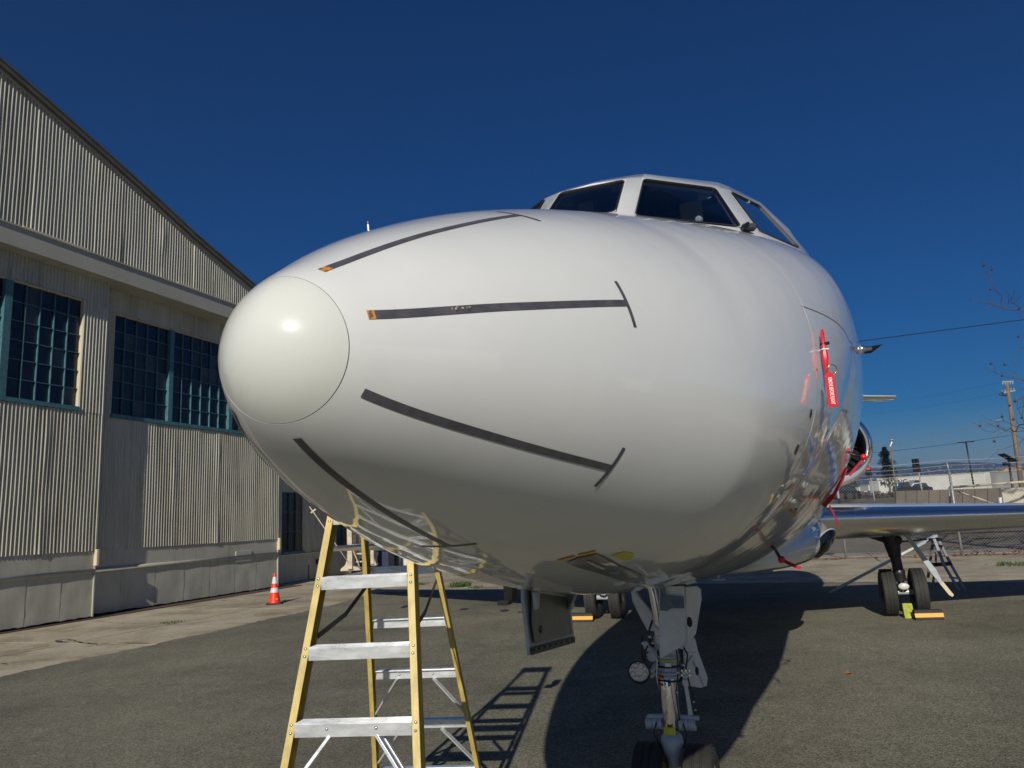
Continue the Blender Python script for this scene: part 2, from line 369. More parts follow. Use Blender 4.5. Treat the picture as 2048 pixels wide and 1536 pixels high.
# concrete slabs (joints are real gaps)
conc = empty('concrete_apron', kind='structure')
def slab_material():
    mt = M['concrete']; n = mt.node_tree; N = n.nodes; L = n.links; b = N['Principled BSDF']
    oi = N.new('ShaderNodeObjectInfo'); mr = N.new('ShaderNodeMapRange'); mr.inputs[3].default_value = .90; mr.inputs[4].default_value = 1.08
    L.new(oi.outputs['Random'], mr.inputs[0])
    src = b.inputs['Base Color'].links[0].from_socket
    mm = N.new('ShaderNodeMix'); mm.data_type = 'RGBA'; mm.blend_type = 'MULTIPLY'; mm.inputs[0].default_value = 1
    L.new(src, mm.inputs[6]); L.new(mr.outputs[0], mm.inputs[7]); 
    # broad stains, drawn out along the slabs
    tc = N.new('ShaderNodeTexCoord'); nz = N.new('ShaderNodeTexNoise'); nz.inputs['Scale'].default_value = .9; nz.inputs['Detail'].default_value = 8; nz.inputs['Roughness'].default_value = .7
    L.new(tc.outputs['Object'], nz.inputs['Vector'])
    rp = N.new('ShaderNodeValToRGB'); rp.color_ramp.elements[0].position = .36; rp.color_ramp.elements[1].position = .52
    rp.color_ramp.elements[0].color = (.66, .62, .55, 1); rp.color_ramp.elements[1].color = (1, 1, 1, 1); L.new(nz.outputs['Fac'], rp.inputs[0])
    m2 = N.new('ShaderNodeMix'); m2.data_type = 'RGBA'; m2.blend_type = 'MULTIPLY'; m2.inputs[0].default_value = 1
    L.new(mm.outputs[2], m2.inputs[6]); L.new(rp.outputs[0], m2.inputs[7]); L.new(m2.outputs[2], b.inputs['Base Color'])
slab_material()
fence_q = 5.9   # slabs stop at the fence
S = 4.6
for i in range(-1, 8):
    for j in range(-7, 3):
        a0 = j * S + 1.6; o0 = i * S - 1.55; g = .012
        if j == 2: pass
        pts = []
        n_ = 5
        def ed(p, q):
            return [(p[0] + (q[0] - p[0]) * k / n_ + random.uniform(-.006, .006), p[1] + (q[1] - p[1]) * k / n_ + random.uniform(-.006, .006)) for k in range(n_)]
        c = [(o0 + g, a0 + g), (o0 + S - g, a0 + g), (o0 + S - g, a0 + S - g), (o0 + g, a0 + S - g)]
        pl = []
        for k in range(4): pl += ed(c[k], c[(k + 1) % 4])
        P = [hp(p[0], p[1], 0) for p in pl]
        dz = random.uniform(-.003, .001)
        MB().prism([p + Vector((0, 0, dz)) for p in P], (0, 0, -.03)).build('concrete_slab', M['concrete'], conc)
# asphalt with a ragged edge
edge = [hp(4.7, -60), hp(4.75, -8), hp(4.93, -3), hp(4.9, 1), hp(4.75, 3)]
edge += [Vector((-3.75, 19.9, 0)), Vector((-.8, 19.15, 0)), Vector((3.8, 17.75, 0)), Vector((7, 16.35, 0)), Vector((9.5, 14.7, 0)), Vector((13.5, 11.8, 0)), Vector((60, -20, 0)), Vector((60, -60, 0))]
pl = []
for k in range(len(edge)):
    a, b = edge[k], edge[(k + 1) % len(edge)]
    if k >= 10 or k == 0: nseg = 40 if k == 0 else 1
    else: nseg = max(2, int((b - a).length / .09))
    for t in range(nseg):
        p = a.lerp(b, t / nseg)
        if nseg > 1:
            jj = .020 * math.sin(t * 1.9 + k) + .03 * math.sin(t * .23 + 2 * k) + random.uniform(-.03, .03)
            p = p + hn * jj if k < 5 else p + hu * jj
        pl.append(p + Vector((0, 0, .006)))
raw('asphalt_apron', pl, [tuple(range(len(pl)))], M['asphalt'], kind='structure')

# road beyond the fence
rd = []
for off_, w_ in ((38, 9), (66, 10)):
    mb = MB(); V = []; F = []
    for k in range(60):
        x = -60 + k * 6
        for w in (0, w_):
            y = (off_ + w - .34 * x) / .94
            V.append((x, y, terr(x, y) + .03))
    F = [(2 * k, 2 * k + 2, 2 * k + 3, 2 * k + 1) for k in range(59)]
    raw('road', V, F, M['road'], kind='structure')

# ================================================================== HANGAR
H = empty('hangar', HA, -R(20), label='old cream corrugated hangar with teal windows on the left', cat='hangar')
PIT = .085
def sheet(parent, a0, a1, zlo, zhi, off, m='sheet', rows=5, amp=.023, name='corrugated_sheet'):
    """one corrugated sheet; zhi may be a function of a"""
    f = zhi if callable(zhi) else (lambda a: zhi)
    n = max(4, int(round((a1 - a0) / PIT * 8))); V = []; F = []
    tw = random.uniform(-.004, .004); ph = random.uniform(0, 6); dm = random.random() < .22; da, dz_ = random.uniform(a0, a1), random.uniform(.2, .9); am = amp * random.uniform(.9, 1.1)
    for i in range(n + 1):
        a = a0 + (a1 - a0) * i / n
        for j in range(rows + 1):
            t = j / rows; z = zlo + (f(a) - zlo) * t
            wob = .0028 * math.sin(a * 5 + ph + t * 4) + .002 * math.sin(t * 9 + ph) + tw * (i / n) + (.020 * math.exp(-((a - da) / .10) ** 2) * (.5 + .5 * math.sin(t * 8 + ph)) if dm else 0)
            V.append((off + am * math.cos(2 * math.pi * a / PIT) + wob, a + .0015 * math.sin(t * 7 + ph), z + (random.uniform(-.008, .008) if j == 0 else 0)))
    r = rows + 1
    for i in range(n):
        for j in range(rows): F.append((i * r + j, (i + 1) * r + j, (i + 1) * r + j + 1, i * r + j + 1))
    return raw(name, V, F, M[m], parent, smooth=True)
def sheets(parent, a0, a1, zlo, zhi, off, w=.765, **k):
    a = a0; i = 0
    while a < a1 - .02:
        b = min(a + w, a1)
        sheet(parent, a, b, zlo, zhi, off + (.003 if i % 2 else 0), m=('sheet_b' if random.random() < .3 else 'sheet'), **k)
        a = b; i += 1
def hbox(parent, name, o0, o1, a0, a1, z0, z1, m, bevel=0):
    return MB().box(((o0 + o1) / 2, (a0 + a1) / 2, (z0 + z1) / 2), (abs(o1 - o0), a1 - a0, z1 - z0)).build(name, M[m], parent, bevel=bevel)
def window(parent, a0, a1, z0, z1, cols, rows, off):
    """off: sheet plane; panes set back, bars proud of them"""
    hbox(parent, 'window_backing', off - .16, off - .13, a0, a1, z0, z1, 'inside')
    cw = (a1 - a0) / cols; rh = (z1 - z0) / rows
    for i in range(cols):
        for j in range(rows):
            x = off - .085; t1, t2 = random.uniform(-.0025, .0025), random.uniform(-.003, .003)
            V = [(x + t1, a0 + i * cw + .008, z0 + j * rh + .008), (x + t2, a0 + (i + 1) * cw - .008, z0 + j * rh + .008),
                 (x + t2 - t1, a0 + (i + 1) * cw - .008, z0 + (j + 1) * rh - .008), (x, a0 + i * cw + .008, z0 + (j + 1) * rh - .008)]
            V += [(v[0] - .004, v[1], v[2]) for v in V]
            raw('pane', V, [(0, 1, 2, 3), (7, 6, 5, 4), (0, 4, 5, 1), (1, 5, 6, 2), (2, 6, 7, 3), (3, 7, 4, 0)], M[random.choices(('pane', 'pane_b', 'pane_c'), (.62, .26, .12))[0]], parent)
    mb = MB()
    for i in range(1, cols): mb.box((off - .062, a0 + i * cw, (z0 + z1) / 2), (.045, .016, z1 - z0))
    for j in range(1, rows): mb.box((off - .064, (a0 + a1) / 2, z0 + j * rh), (.036, a1 - a0, .014))
    mb.build('muntin_grid', M['teal'], parent)
def mullion(parent, a0, a1, z0, z1, off): hbox(parent, 'mullion', off - .10, off + .012, a0, a1, z0, z1, 'teal')
WZ0, WZ1 = 4.66, 7.14
def leaf(off, a0, a1, bays, seams, name, skirt_end, label):
    L_ = empty(name, parent=H, label=label)
    hbox(L_, 'leaf_core', off - .26, off - .17, a0, a1, .05, 7.9, 'inside')
    lo, hi = bays[0][0], bays[-1][1]
    sheets(L_, a0, a1, 1.47, 4.56, off)
    sheets(L_, a0, a1, WZ1 + .01, 7.95, off)
    sheets(L_, hi + .0, a1, 4.56, WZ1 + .01, off)
    if a0 < lo: sheets(L_, a0, lo, 4.56, WZ1 + .01, off)
    hbox(L_, 'window_sill', off - .14, off + .045, lo, hi, 4.565, 4.655, 'teal')
    mb = MB()
    mb.box((off - .07, hi + .008, (WZ0 + WZ1) / 2), (.16, .016, WZ1 - WZ0)); mb.box((off - .07, lo - .008, (WZ0 + WZ1) / 2), (.16, .016, WZ1 - WZ0)); mb.box((off - .07, (lo + hi) / 2, WZ1 - .008), (.16, hi - lo, .016))
    mb.build('window_reveal', M['trim'], L_)
    for k, (p, q, c) in enumerate(bays):
        window(L_, p, q, WZ0, WZ1 - .016, c, 6, off)
        if k: mullion(L_, bays[k - 1][1], p, WZ0, WZ1 - .016, off)
    # sheet-metal skirt: upper band, rail, separate lower panels
    hbox(L_, 'skirt_band', off - .10, off - .012, a0, a1, 1.06, 1.52, 'skirt')
    mb = MB(); mb.tube([(off + .0, a0, 1.03), (off + .0, a1, 1.03)], .046, 14); mb.build('skirt_rail', M['skirt'], L_, smooth=True)
    ss = [a0] + seams + [a1]
    for p, q in zip(ss[:-1], ss[1:]):
        n, mr = 8, 8; V = []; F = []; ph = random.uniform(0, 6); dn = random.random()
        for i in range(n + 1):
            for j in range(mr + 1):
                t, u = i / n, j / mr
                w = .006 * math.sin(t * 5 + ph) * math.sin(u * 4 + ph) - .012 * math.exp(-((t - dn) ** 2 + (u - .45) ** 2) / .02) * (dn > .35)
                if i in (0, n): w = random.uniform(-.002, .004) - (.004 if i == 0 else 0)
                V.append((off - .02 + w, p + .004 + (q - p - .008) * t, .06 + .955 * u + (random.uniform(-.012, .01) if j == 0 else 0)))
        F = [(i * (mr + 1) + j, (i + 1) * (mr + 1) + j, (i + 1) * (mr + 1) + j + 1, i * (mr + 1) + j + 1) for i in range(n) for j in range(mr)]
        raw('skirt_panel', V, F, M['skirt'], L_, smooth=True)
    hbox(L_, 'end_post', off - .26, off + .016, a1, a1 + .03, .05, 7.9, 'skirt')
    hbox(L_, 'guide_plate', off - .05, off + .075, a1 - .01, a1 + .06, 1.14, 1.50, 'trim', bevel=.01)
    return L_
l1 = leaf(0, -6.2, 0, [(-4.20, -2.44, 5), (-2.28, -.62, 5)], [-5.4, -4.6, -3.85, -3.1, -2.33, -1.55, -.77], 'door_leaf', 0, 'front sliding leaf, its window cut off by the left edge of the photo')
l2 = leaf(-.275, -1.2, 6.72, [(.48, 2.22, 5), (2.36, 4.47, 6), (4.61, 6.36, 5)], [-.1, 1.0, 2.01, 2.96, 3.88, 4.86, 5.76], 'door_leaf', 0, 'rear sliding leaf, partly shaded by the leaf in front')
mb = MB(); mb.box((-.285, 5.19, 1.05), (.045, .66, .30)); mb.build('patch_plate', M['skirt'], l2, bevel=.008)
# door track, in shade under the header
hbox(H, 'floor_rail', -.75, .12, -8, 7.4, -.02, .018, 'rust')
# header
a = -9.5
while a < 7.6:
    b = min(a + 3.24, 7.62)
    hbox(H, 'header_panel', -.30, .347, a + .004, b - .004, 7.72, 8.15, 'beam')
    a = b
hbox(H, 'header_ledge', -.30, .385, -9.5, 7.62, 8.152, 8.185, 'beam')
RA = [-12, -9, -6, -3.12, -1.39, .54, 2.32, 4.84, 7.7]; RZ = [13.7, 13.1, 12.4, 11.57, 11.02, 10.37, 9.72, 8.93, 8.22]
def roofz(a): return float(np.interp(a, RA, RZ))
sheets(H, -6.1, 7.3, 8.19, lambda a: max(8.25, roofz(a) - .12), .30, rows=6)
hbox(H, 'sill_strip', .315, .345, -2.4, -.85, 8.19, 8.23, 'trim'); hbox(H, 'sill_strip', .315, .345, 1.8, 2.5, 8.19, 8.23, 'trim')
# gable wall behind the sheets, roof, verge trims
V = []; F = []
k = 24; aa = np.linspace(-12, 7.6, k)
mb = MB()
for i in range(k - 1):
    p, q = aa[i], aa[i + 1]
    mb.add([(.20, p, 7.9), (.20, q, 7.9), (.20, q, roofz(q) - .1), (.20, p, roofz(p) - .1)], [(0, 1, 2, 3)])
mb.build('gable_backing', M['inside'], H)
mb = MB(); mb2 = MB(); mb3 = MB()
aa = np.linspace(-12, 7.7, 30)
for i in range(len(aa) - 1):
    p, q = aa[i], aa[i + 1]; zp, zq = roofz(p), roofz(q)
    mb.add([(.47, p, zp), (.47, q, zq), (-40, q, zq), (-40, p, zp), (.47, p, zp - .05), (.47, q, zq - .05), (-40, q, zq - .05), (-40, p, zp - .05)], [(0, 1, 2, 3), (7, 6, 5, 4), (0, 4, 5, 1)])
    mb2.add([(.45, p, zp - .05), (.45, q, zq - .05), (.45, q, zq - .16), (.45, p, zp - .16), (.38, p, zp - .05), (.38, q, zq - .05), (.38, q, zq - .16), (.38, p, zp - .16)], [(0, 1, 2, 3), (3, 2, 6, 7)])
    mb3.add([(.36, p, zp - .06), (.36, q, zq - .06), (.36, q, zq - .20), (.36, p, zp - .20), (.31, p, zp - .20), (.31, q, zq - .20)], [(0, 1, 2, 3), (3, 2, 5, 4)])
mb.build('roof', M['rooftrim'], H); mb2.build('verge_trim', M['rooftrim'], H); mb3.build('verge_batten', M['beam'], H)
hbox(H, 'end_wall', -40, -1.6, 7.35, 7.6, 0, 8.2, 'skirt')
hbox(H, 'corner_post', -1.15, -.75, 6.78, 7.25, 0, 7.7, 'beam')
hbox(H, 'pocket_wall', -1.6, -1.45, -8, 7.4, 0, 7.7, 'inside')
# lean-to past the door pocket, in shade
mb = MB(); AX = -1.22
hbox(H, 'lean_to_wall', AX - .2, AX - .05, 7.25, 12.3, 0, 4.4, 'beam')
sheets(H, 7.25, 8.14, .92, 4.3, AX, amp=.006, name='lean_to_sheet'); sheets(H, 9.26, 11.3, .92, 4.3, AX, amp=.006, name='lean_to_sheet'); sheets(H, 12.2, 12.3, .92, 4.3, AX, amp=.006, name='lean_to_sheet')
sheets(H, 7.25, 12.3, .02, .88, AX + .02, amp=.006, name='lean_to_sheet')
hbox(H, 'lean_to_ledge', AX - .04, AX + .07, 7.25, 12.3, .885, .925, 'trim')
sheets(H, 8.14, 9.26, 3.0, 4.3, AX, amp=.006, name='lean_to_sheet'); sheets(H, 11.3, 12.2, 3.0, 4.3, AX, amp=.006, name='lean_to_sheet')
for (p, q, c) in ((8.16, 9.24, 3), (11.32, 12.18, 2)):
    window(H, p, q, 1.02, 2.98, c, 3, AX + .06); hbox(H, 'lean_to_sill', AX - .04, AX + .05, p - .02, q + .1, .93, 1.01, 'teal')
hbox(H, 'conduit', AX + .03, AX + .07, 9.55, 9.60, .05, .5, 'beam'); hbox(H, 'socket_box', AX + .03, AX + .10, 10.0, 10.12, .5, .68, 'geardark')

# ================================================================== AIRCRAFT
# local frame: x = towards its left wing, y = aft of the nose tip, z = up
AC0 = Vector((-0.32542, 0.91749, 0)); AAZ = 0.33861; ANZ = 1.94518
arot = Matrix.Rotation(-AAZ, 4, 'Z'); amat = Matrix.Translation(AC0) @ arot; ainv = amat.inverted()
T = np.sqrt(np.array([0, .03, .12, .3, .6, 1.0, 1.5, 2.1, 2.9, 4.0, 6.0, 9.0]))
FW = np.array([0, 0.08039, 0.1556, 0.26689, 0.41834, 0.58754, 0.74597, 0.89077, 1.01644, 1.12422, 1.20251, 1.25661])
FT = np.array([-.043, 0.0310, 0.09891, 0.20735, 0.35063, 0.49941, 0.65588, 0.81881, 0.9871, 1.16092, 1.38181, 1.58132])
FB = np.array([.043, 0.1233, 0.18881, 0.26118, 0.34769, 0.43901, 0.52473, 0.58364, 0.63997, 0.71235, 0.81142, 0.93384])
KM = [0.49626, 0.44689, 0.63749, .5]; PU = [1.79048, 2.26829, 2.78465, 2.]; PL = [1.97231, 2.14703, 1.68086, 2.]
TK = np.sqrt(np.array([0, 1., 2.3, 9.]))
def herm(t, Y):
    h_ = np.diff(T); d = np.diff(Y) / h_; mm = np.zeros_like(Y)
    mm[1:-1] = (d[:-1] * h_[1:] + d[1:] * h_[:-1]) / (h_[1:] + h_[:-1]); mm[0] = d[0]; mm[-1] = 0
    i = np.clip(np.searchsorted(T, t) - 1, 0, len(T) - 2); u = (t - T[i]) / h_[i]
    return Y[i] * (1 + 2 * u) * (1 - u) ** 2 + mm[i] * h_[i] * u * (1 - u) ** 2 + Y[i + 1] * u * u * (3 - 2 * u) + mm[i + 1] * h_[i] * u * u * (u - 1)
def fpar(s):
    s = np.asarray(s, float); t = np.sqrt(np.clip(s, 0, 9))
    w = herm(t, FW); zt = herm(t, FT) + ANZ; zb = ANZ - herm(t, FB)
    # tail taper
    u = np.clip((s - 12) / 8.0, 0, 1); k = 1 - .82 * u * u * (1.6 - .6 * u)
    zc_ = 2.28 + .75 * u * u
    w = np.where(s > 12, w * k, w); zt = np.where(s > 12, zc_ + (zt - 2.28) * k, zt); zb = np.where(s > 12, zc_ + (zb - 2.28) * k, zb)
    km = np.interp(t, TK, KM)
    return w, zt, zb, zb + km * (zt - zb), np.interp(t, TK, PU), np.interp(t, TK, PL)
def fpt(s, th, off=0.0):
    """point on the skin (th=0 crown, 90deg = port side), pushed out by off"""
    s = np.asarray(s, float); th = np.asarray(th, float)
    def P(s, th):
        w, zt, zb, zc, pu, pl_ = fpar(s); c = np.cos(th); sn = np.sin(th); pp = np.where(c > 0, pu, pl_)
        x = w * np.sign(sn) * np.abs(sn) ** (2 / pp); z = zc + np.where(c > 0, zt - zc, zc - zb) * np.sign(c) * np.abs(c) ** (2 / pp)
        return np.stack([x, s + 0 * x, z], -1)
    p = P(s, th)
    if np.any(np.asarray(off) != 0):
        e = 1e-3
        a = P(s + e, th) - P(np.maximum(s - e, 1e-5), th); b = P(s, th + .004) - P(s, th - .004)
        n = np.cross(a, b); n /= np.linalg.norm(n, axis=-1, keepdims=True) + 1e-12
        ctr = np.stack([0 * p[..., 0], p[..., 1] + .2, 0 * p[..., 0] + ANZ], -1)
        sg = np.sign(((p - ctr) * n).sum(-1, keepdims=True)); p = p + n * sg * off
    return p
def hit(x, y):
    """(s, theta) where the line of sight through a pixel meets the skin"""
    d = ray(x, y); t = np.linspace(.3, 12, 24000); P = np.array([0, 0, EYE]) + t[:, None] * d
    ax = np.array([math.sin(AAZ), math.cos(AAZ)]); rt = np.array([math.cos(AAZ), -math.sin(AAZ)])
    dd = P[:, :2] - np.array([AC0.x, AC0.y]); s = dd @ ax; l = dd @ rt; z = P[:, 2]
    sc = np.clip(s, 1e-4, 9); w, zt, zb, zc, pu, pl_ = fpar(sc); hh = np.where(z > zc, zt - zc, zc - zb); p = np.where(z > zc, pu, pl_)
    u = np.abs(l / w); v = np.abs((z - zc) / hh); ins = (s > 1e-4) & (s < 9) & (u ** p + v ** p < 1)
    if not ins.any(): return None
    i = ins.argmax(); p = p[i]; return float(s[i]), float(np.arctan2(u[i] ** (p / 2) * np.sign(l[i]), v[i] ** (p / 2) * np.sign(z[i] - zc[i])))
def la(x, y, s):
    """aircraft-frame point on the line of sight at station s"""
    d = ray(x, y); ax = np.array([math.sin(AAZ), math.cos(AAZ)]); o = -(AC0.x * ax[0] + AC0.y * ax[1])
    t = (s - o) / (d[0] * ax[0] + d[1] * ax[1]); return ainv @ Vector((d[0] * t, d[1] * t, EYE + d[2] * t))
def ll(x, y, l):
    d = ray(x, y); rt = np.array([math.cos(AAZ), -math.sin(AAZ)]); o = -(AC0.x * rt[0] + AC0.y * rt[1])
    t = (l - o) / (d[0] * rt[0] + d[1] * rt[1]); return ainv @ Vector((d[0] * t, d[1] * t, EYE + d[2] * t))
def wpt(p): return amat @ Vector(p)

AC = empty('business_jet', AC0, -AAZ, label='white business jet with grey strips round its blunt nose', cat='aircraft')
NTH = 240
th = np.linspace(-math.pi, math.pi, NTH, endpoint=False)
SC, KC = 0.05345, -0.00823
def skin(name, srows, off=0.0, m='white', lip0=False, lip1=False, tip=False):
    """srows: list of callables or floats giving s for each ring"""
    rings = []
    for sr in srows:
        s = sr(th) if callable(sr) else np.full(NTH, sr); rings.append(fpt(s, th, off))
    extra = []
    if lip0: extra.append((rings[0], fpt((srows[0](th) if callable(srows[0]) else np.full(NTH, srows[0])) + .0004, th, -.010)))
    if lip1: extra.append((rings[-1], fpt((srows[-1](th) if callable(srows[-1]) else np.full(NTH, srows[-1])) - .0004, th, -.010)))
    V = [tuple(p) for r_ in rings for p in r_]; F = []
    for i in range(len(rings) - 1):
        for j in range(NTH): F.append((i * NTH + j, i * NTH + (j + 1) % NTH, (i + 1) * NTH + (j + 1) % NTH, (i + 1) * NTH + j))
    for (ra_, rb_) in extra:
        b_ = len(V); V += [tuple(p) for p in ra_] + [tuple(p) for p in rb_]
        for j in range(NTH): F.append((b_ + j, b_ + (j + 1) % NTH, b_ + NTH + (j + 1) % NTH, b_ + NTH + j))
    if tip:
        V.append((0, 0, ANZ - .043)); c = len(V) - 1
        for j in range(NTH): F.append((c, (j + 1) % NTH, j))
    return raw(name, V, F, M[m], AC, smooth=True)
cap_s = lambda k: (lambda t: (SC + KC * np.cos(t)) * k)
skin('nose_cap', [cap_s((k / 22) ** 2 * .985) for k in range(1, 23)], m='cap', lip1=True, tip=True)
seam_s = 1.49448
rows = [lambda t: (SC + KC * np.cos(t)) * 1.004] + [(lambda k: (lambda t: (SC + KC * np.cos(t)) * (1 - k) + .14 * k))(k / 10) for k in range(1, 10)]
rows += list(np.linspace(math.sqrt(.14), math.sqrt(seam_s - .0016), 60) ** 2)
skin('radome', rows, lip0=True, lip1=True)
rows2 = list(np.linspace(math.sqrt(seam_s + .0016), 3.0, 80) ** 2) + list(np.linspace(9.25, 20.0, 34))
fus = skin('fuselage', rows2, lip0=True)
skin('inner_bulkhead', [.045, .2, .6, 1.2, 1.6, 2.4], off=-.02, m='gap')
def ribbon(name, path, width, m, off=.0007, thick=.0, parent=None, jag=0.0, endm=None, matlist=None, mif=None):
    """strip glued on the skin along path [(s,th)...]; width metres"""
    n = len(path); P = np.array(path); c = fpt(P[:, 0], P[:, 1], off)
    V = []; F = []; e = 2e-3
    for i in range(n):
        a = c[max(i - 1, 0)]; b = c[min(i + 1, n - 1)]; d = b - a; d /= np.linalg.norm(d) + 1e-12
        q0 = fpt(P[i, 0], P[i, 1], off); q1 = fpt(P[i, 0], P[i, 1], off + .01); nn = q1 - q0; nn /= np.linalg.norm(nn)
        sd = np.cross(d, nn); w = (width(i / (n - 1)) if callable(width) else width) / 2
        for k in (-1, -.33, .33, 1):
            jw = random.uniform(-jag, jag) if abs(k) == 1 else 0
            p = c[i] + sd * (w * k + jw)
            # drop back on to the skin
            p = p - nn * ((w * k) ** 2) / (2 * .35) * (1.0 if w > .01 else 0)
            V.append(p)
    for i in range(n - 1):
        for k in range(3): F.append((i * 4 + k, i * 4 + k + 1, (i + 1) * 4 + k + 1, (i + 1) * 4 + k))
    mi = None
    if mif: mi = [mif((i // 3) / (n - 1)) for i in range(len(F))]
    return raw(name, V, F, [M[x] for x in (matlist or [m])], parent or AC, smooth=True, mi=mi)
# conductive strips with T ends, seven round the nose
S1, S2, K1 = 0.0795, 0.556, -0.0073
ths = [R(25.6), R(72.6), R(125.2), R(179.4), R(-127), R(-76), R(-26)]
for k, t0 in enumerate(ths):
    s0 = S1 + K1 * math.cos(t0)
    n = 60; path = [((math.sqrt(s0) + (math.sqrt(S2) - math.sqrt(s0)) * i / n) ** 2, t0 + R(.5) * math.sin(i / n * 3)) for i in range(n + 1)]
    st = ribbon('diverter_strip', path, .0135, 'stripe', off=.0009, matlist=['stripe', 'orange'], mif=(lambda u, k=k: 1 if (k in (0, 1, 6) and u < (.045 if k == 0 else .02 if k == 1 else .06)) else 0))
    dth = R(7.2) if abs(math.degrees(t0)) < 40 else R(7.6)
    ribbon('diverter_end_bar', [(S2, t0 - dth + 2 * dth * i / 24) for i in range(25)], .0095, 'stripe', off=.0009, parent=st)
# chipped spots on the second strip
mb = MB()
for u, dv in ((.33, .0), (.345, .003), (.37, .001), (.385, .002), (.395, .0), (.35, -.003)):
    s = (math.sqrt(S1) + (math.sqrt(S2) - math.sqrt(S1)) * u) ** 2
    p = fpt(s, ths[1] + dv * 2, .0016); mb.blob(p, (.0012, .0042, .0018), 6, 4, jit=.4)
mb.build('paint_chip', M['trim'], AC)
# bright sealant line on the front of the frame seam, with a wider smear
ribbon('seam_sealant', [(seam_s - .001, R(28 + 128 * i / 90)) for i in range(91)], lambda u: .0050 + .0045 * math.exp(-((u - .40) / .035) ** 2), 'seamwhite', off=.0008)
# panel line that runs aft over the side
q = [hit(*p) for p in ((1603, 612), (1640, 637), (1670, 665), (1697, 700), (1712, 728))]
ribbon('panel_line', [(q[0][0] + (q[-1][0] - q[0][0]) * i / 30, q[0][1] + (q[-1][1] - q[0][1]) * (i / 30)) for i in range(31)], .003, 'stripe', off=.0006)
# yellow protective patch and belly strips ahead of the gear bay
def patch(name, outline_px, m, off=.001, nn_=1):
    c = (sum(p[0] for p in outline_px) / len(outline_px), sum(p[1] for p in outline_px) / len(outline_px)); V = []; F = []
    hs = hit(*c); V.append(fpt(hs[0], hs[1], off)); K = 3; n = len(outline_px)
    for k in range(1, K + 1):
        for p in outline_px:
            h_ = hit(c[0] + (p[0] - c[0]) * k / K, c[1] + (p[1] - c[1]) * k / K); V.append(fpt(h_[0], h_[1], off))
    for j in range(n):
        F.append((0, 1 + j, 1 + (j + 1) % n))
        for k in range(K - 1): a = 1 + k * n; F.append((a + j, a + n + j, a + n + (j + 1) % n, a + (j + 1) % n))
    return raw(name, V, F, M[m], AC, smooth=True)
patch('yellow_film_patch', [(1221, 1112), (1232, 1107), (1245, 1103), (1262, 1104), (1268, 1107), (1265, 1114), (1258, 1121), (1248, 1121), (1236, 1116)], 'yellow')
ribbon('chipped_orange_edge', [hit(1115 + 35 * i / 8, 1121 - 9 * i / 8) for i in range(9)], .015, 'orangeb', jag=.002, off=.002)
ribbon('chipped_orange_edge', [hit(1156 + 35 * i / 8, 1110 - 8 * i / 8) for i in range(9)], .015, 'orangeb', jag=.002, off=.002)
M['beltdark'] = mat('scuffed_grey_door_paint', (.15, .155, .145), .28, 0, var=.35, scale=14, coat=.5)
patch('forward_door_fairing', [(1131, 1123), (1160, 1112), (1192, 1106), (1214, 1115), (1236, 1128), (1262, 1139), (1284, 1150), (1292, 1166), (1262, 1164), (1228, 1155), (1196, 1144), (1160, 1134)], 'beltdark', off=.003)
patch('bare_metal_scrape', [(1170, 1119), (1180, 1119), (1196, 1127), (1212, 1134), (1206, 1136), (1190, 1130)], 'alu', off=.0045)
# small static ports
for p, r_ in (((1621, 827), .013), ((1593, 899), .016), ((1633, 739), .004)):
    s_, t_ = hit(*p); c = Vector(fpt(s_, t_, .001)); n_ = (Vector(fpt(s_, t_, .02)) - c).normalized()
    mb = MB(); mb.lathe([(0, .0015), (r_ * .5, .0012), (r_, .0006)], c, n_, 16); mb.build('static_port', M['darkmetal'], AC, smooth=True)

# ---------------- wing, body fairing
def airfoil(n=26, tc=.12):
    pts = []
    for i in range(n + 1):
        x = (1 - math.cos(math.pi * i / n)) / 2
        y = 5 * tc * (.2969 * math.sqrt(x) - .126 * x - .3516 * x * x + .2843 * x ** 3 - .1015 * x ** 4); pts.append((x, y))
    up = [(x, y * .72) for x, y in pts[::-1]]; lo = [(x, -y * 1.15) for x, y in pts[1:]]
    return up + lo          # TE upper -> LE -> TE lower
AF = airfoil()
def wingsec(l):
    k = max(0, abs(l) - 1.2) / 8.5
    le = 9.62 + (abs(l) - 1.2) * .545; ch = 3.5 + (.95 - 3.5) * k; z = 1.468 - .028 * (abs(l) - 1.2); tc = .150 - .04 * k
    return le, ch, z, tc
def wing(sgn, nm):
    W_ = empty('wing', (0, 0, 0), parent=AC)
    ls = [.25, 1.0, 1.5, 2.2, 3.2, 4.5, 6.2, 8.0, 9.2, 9.5, 9.65, 9.72]
    for part, rng in (('leading_edge', (21, 34)), ('wing_skin', None)):
        V = []; F = []
        idx = list(range(rng[0], rng[1] + 1)) if rng else None
        for l in ([1.02] + ls[2:] if rng else ls):
            le, ch, z, tc = wingsec(l)
            k = 1.0 if l < 9.3 else max(.03, 1 - ((l - 9.3) / .42) ** 2) ** .5
            sec = AF if idx is None else [AF[i] for i in idx]
            for (x, y) in sec:
                o = 0 if rng is None else 1
                yy = y * tc / .12 * ch * k; xx = le + x * ch * (1 if l < 9.3 else (.98)) + (0 if l < 9.3 else (1 - k) * .35)
                if o: # proud by 2 mm
                    xx -= .002; yy += .002 * (1 if y > 0 else -1)
                V.append((sgn * l, xx, z + yy))
        n = len(idx) if idx else len(AF)
        for i in range(len(V) // n - 1):
            for j in range(n - 1): F.append((i * n + j, i * n + j + 1, (i + 1) * n + j + 1, (i + 1) * n + j))
        if not rng: F.append(tuple(range((len(ls) - 1) * n, len(ls) * n)))
        raw(part, V, F, M['edge' if rng else 'white'], W_, smooth=True)
    return W_
WP = wing(1, 'p'); WS = wing(-1, 's')
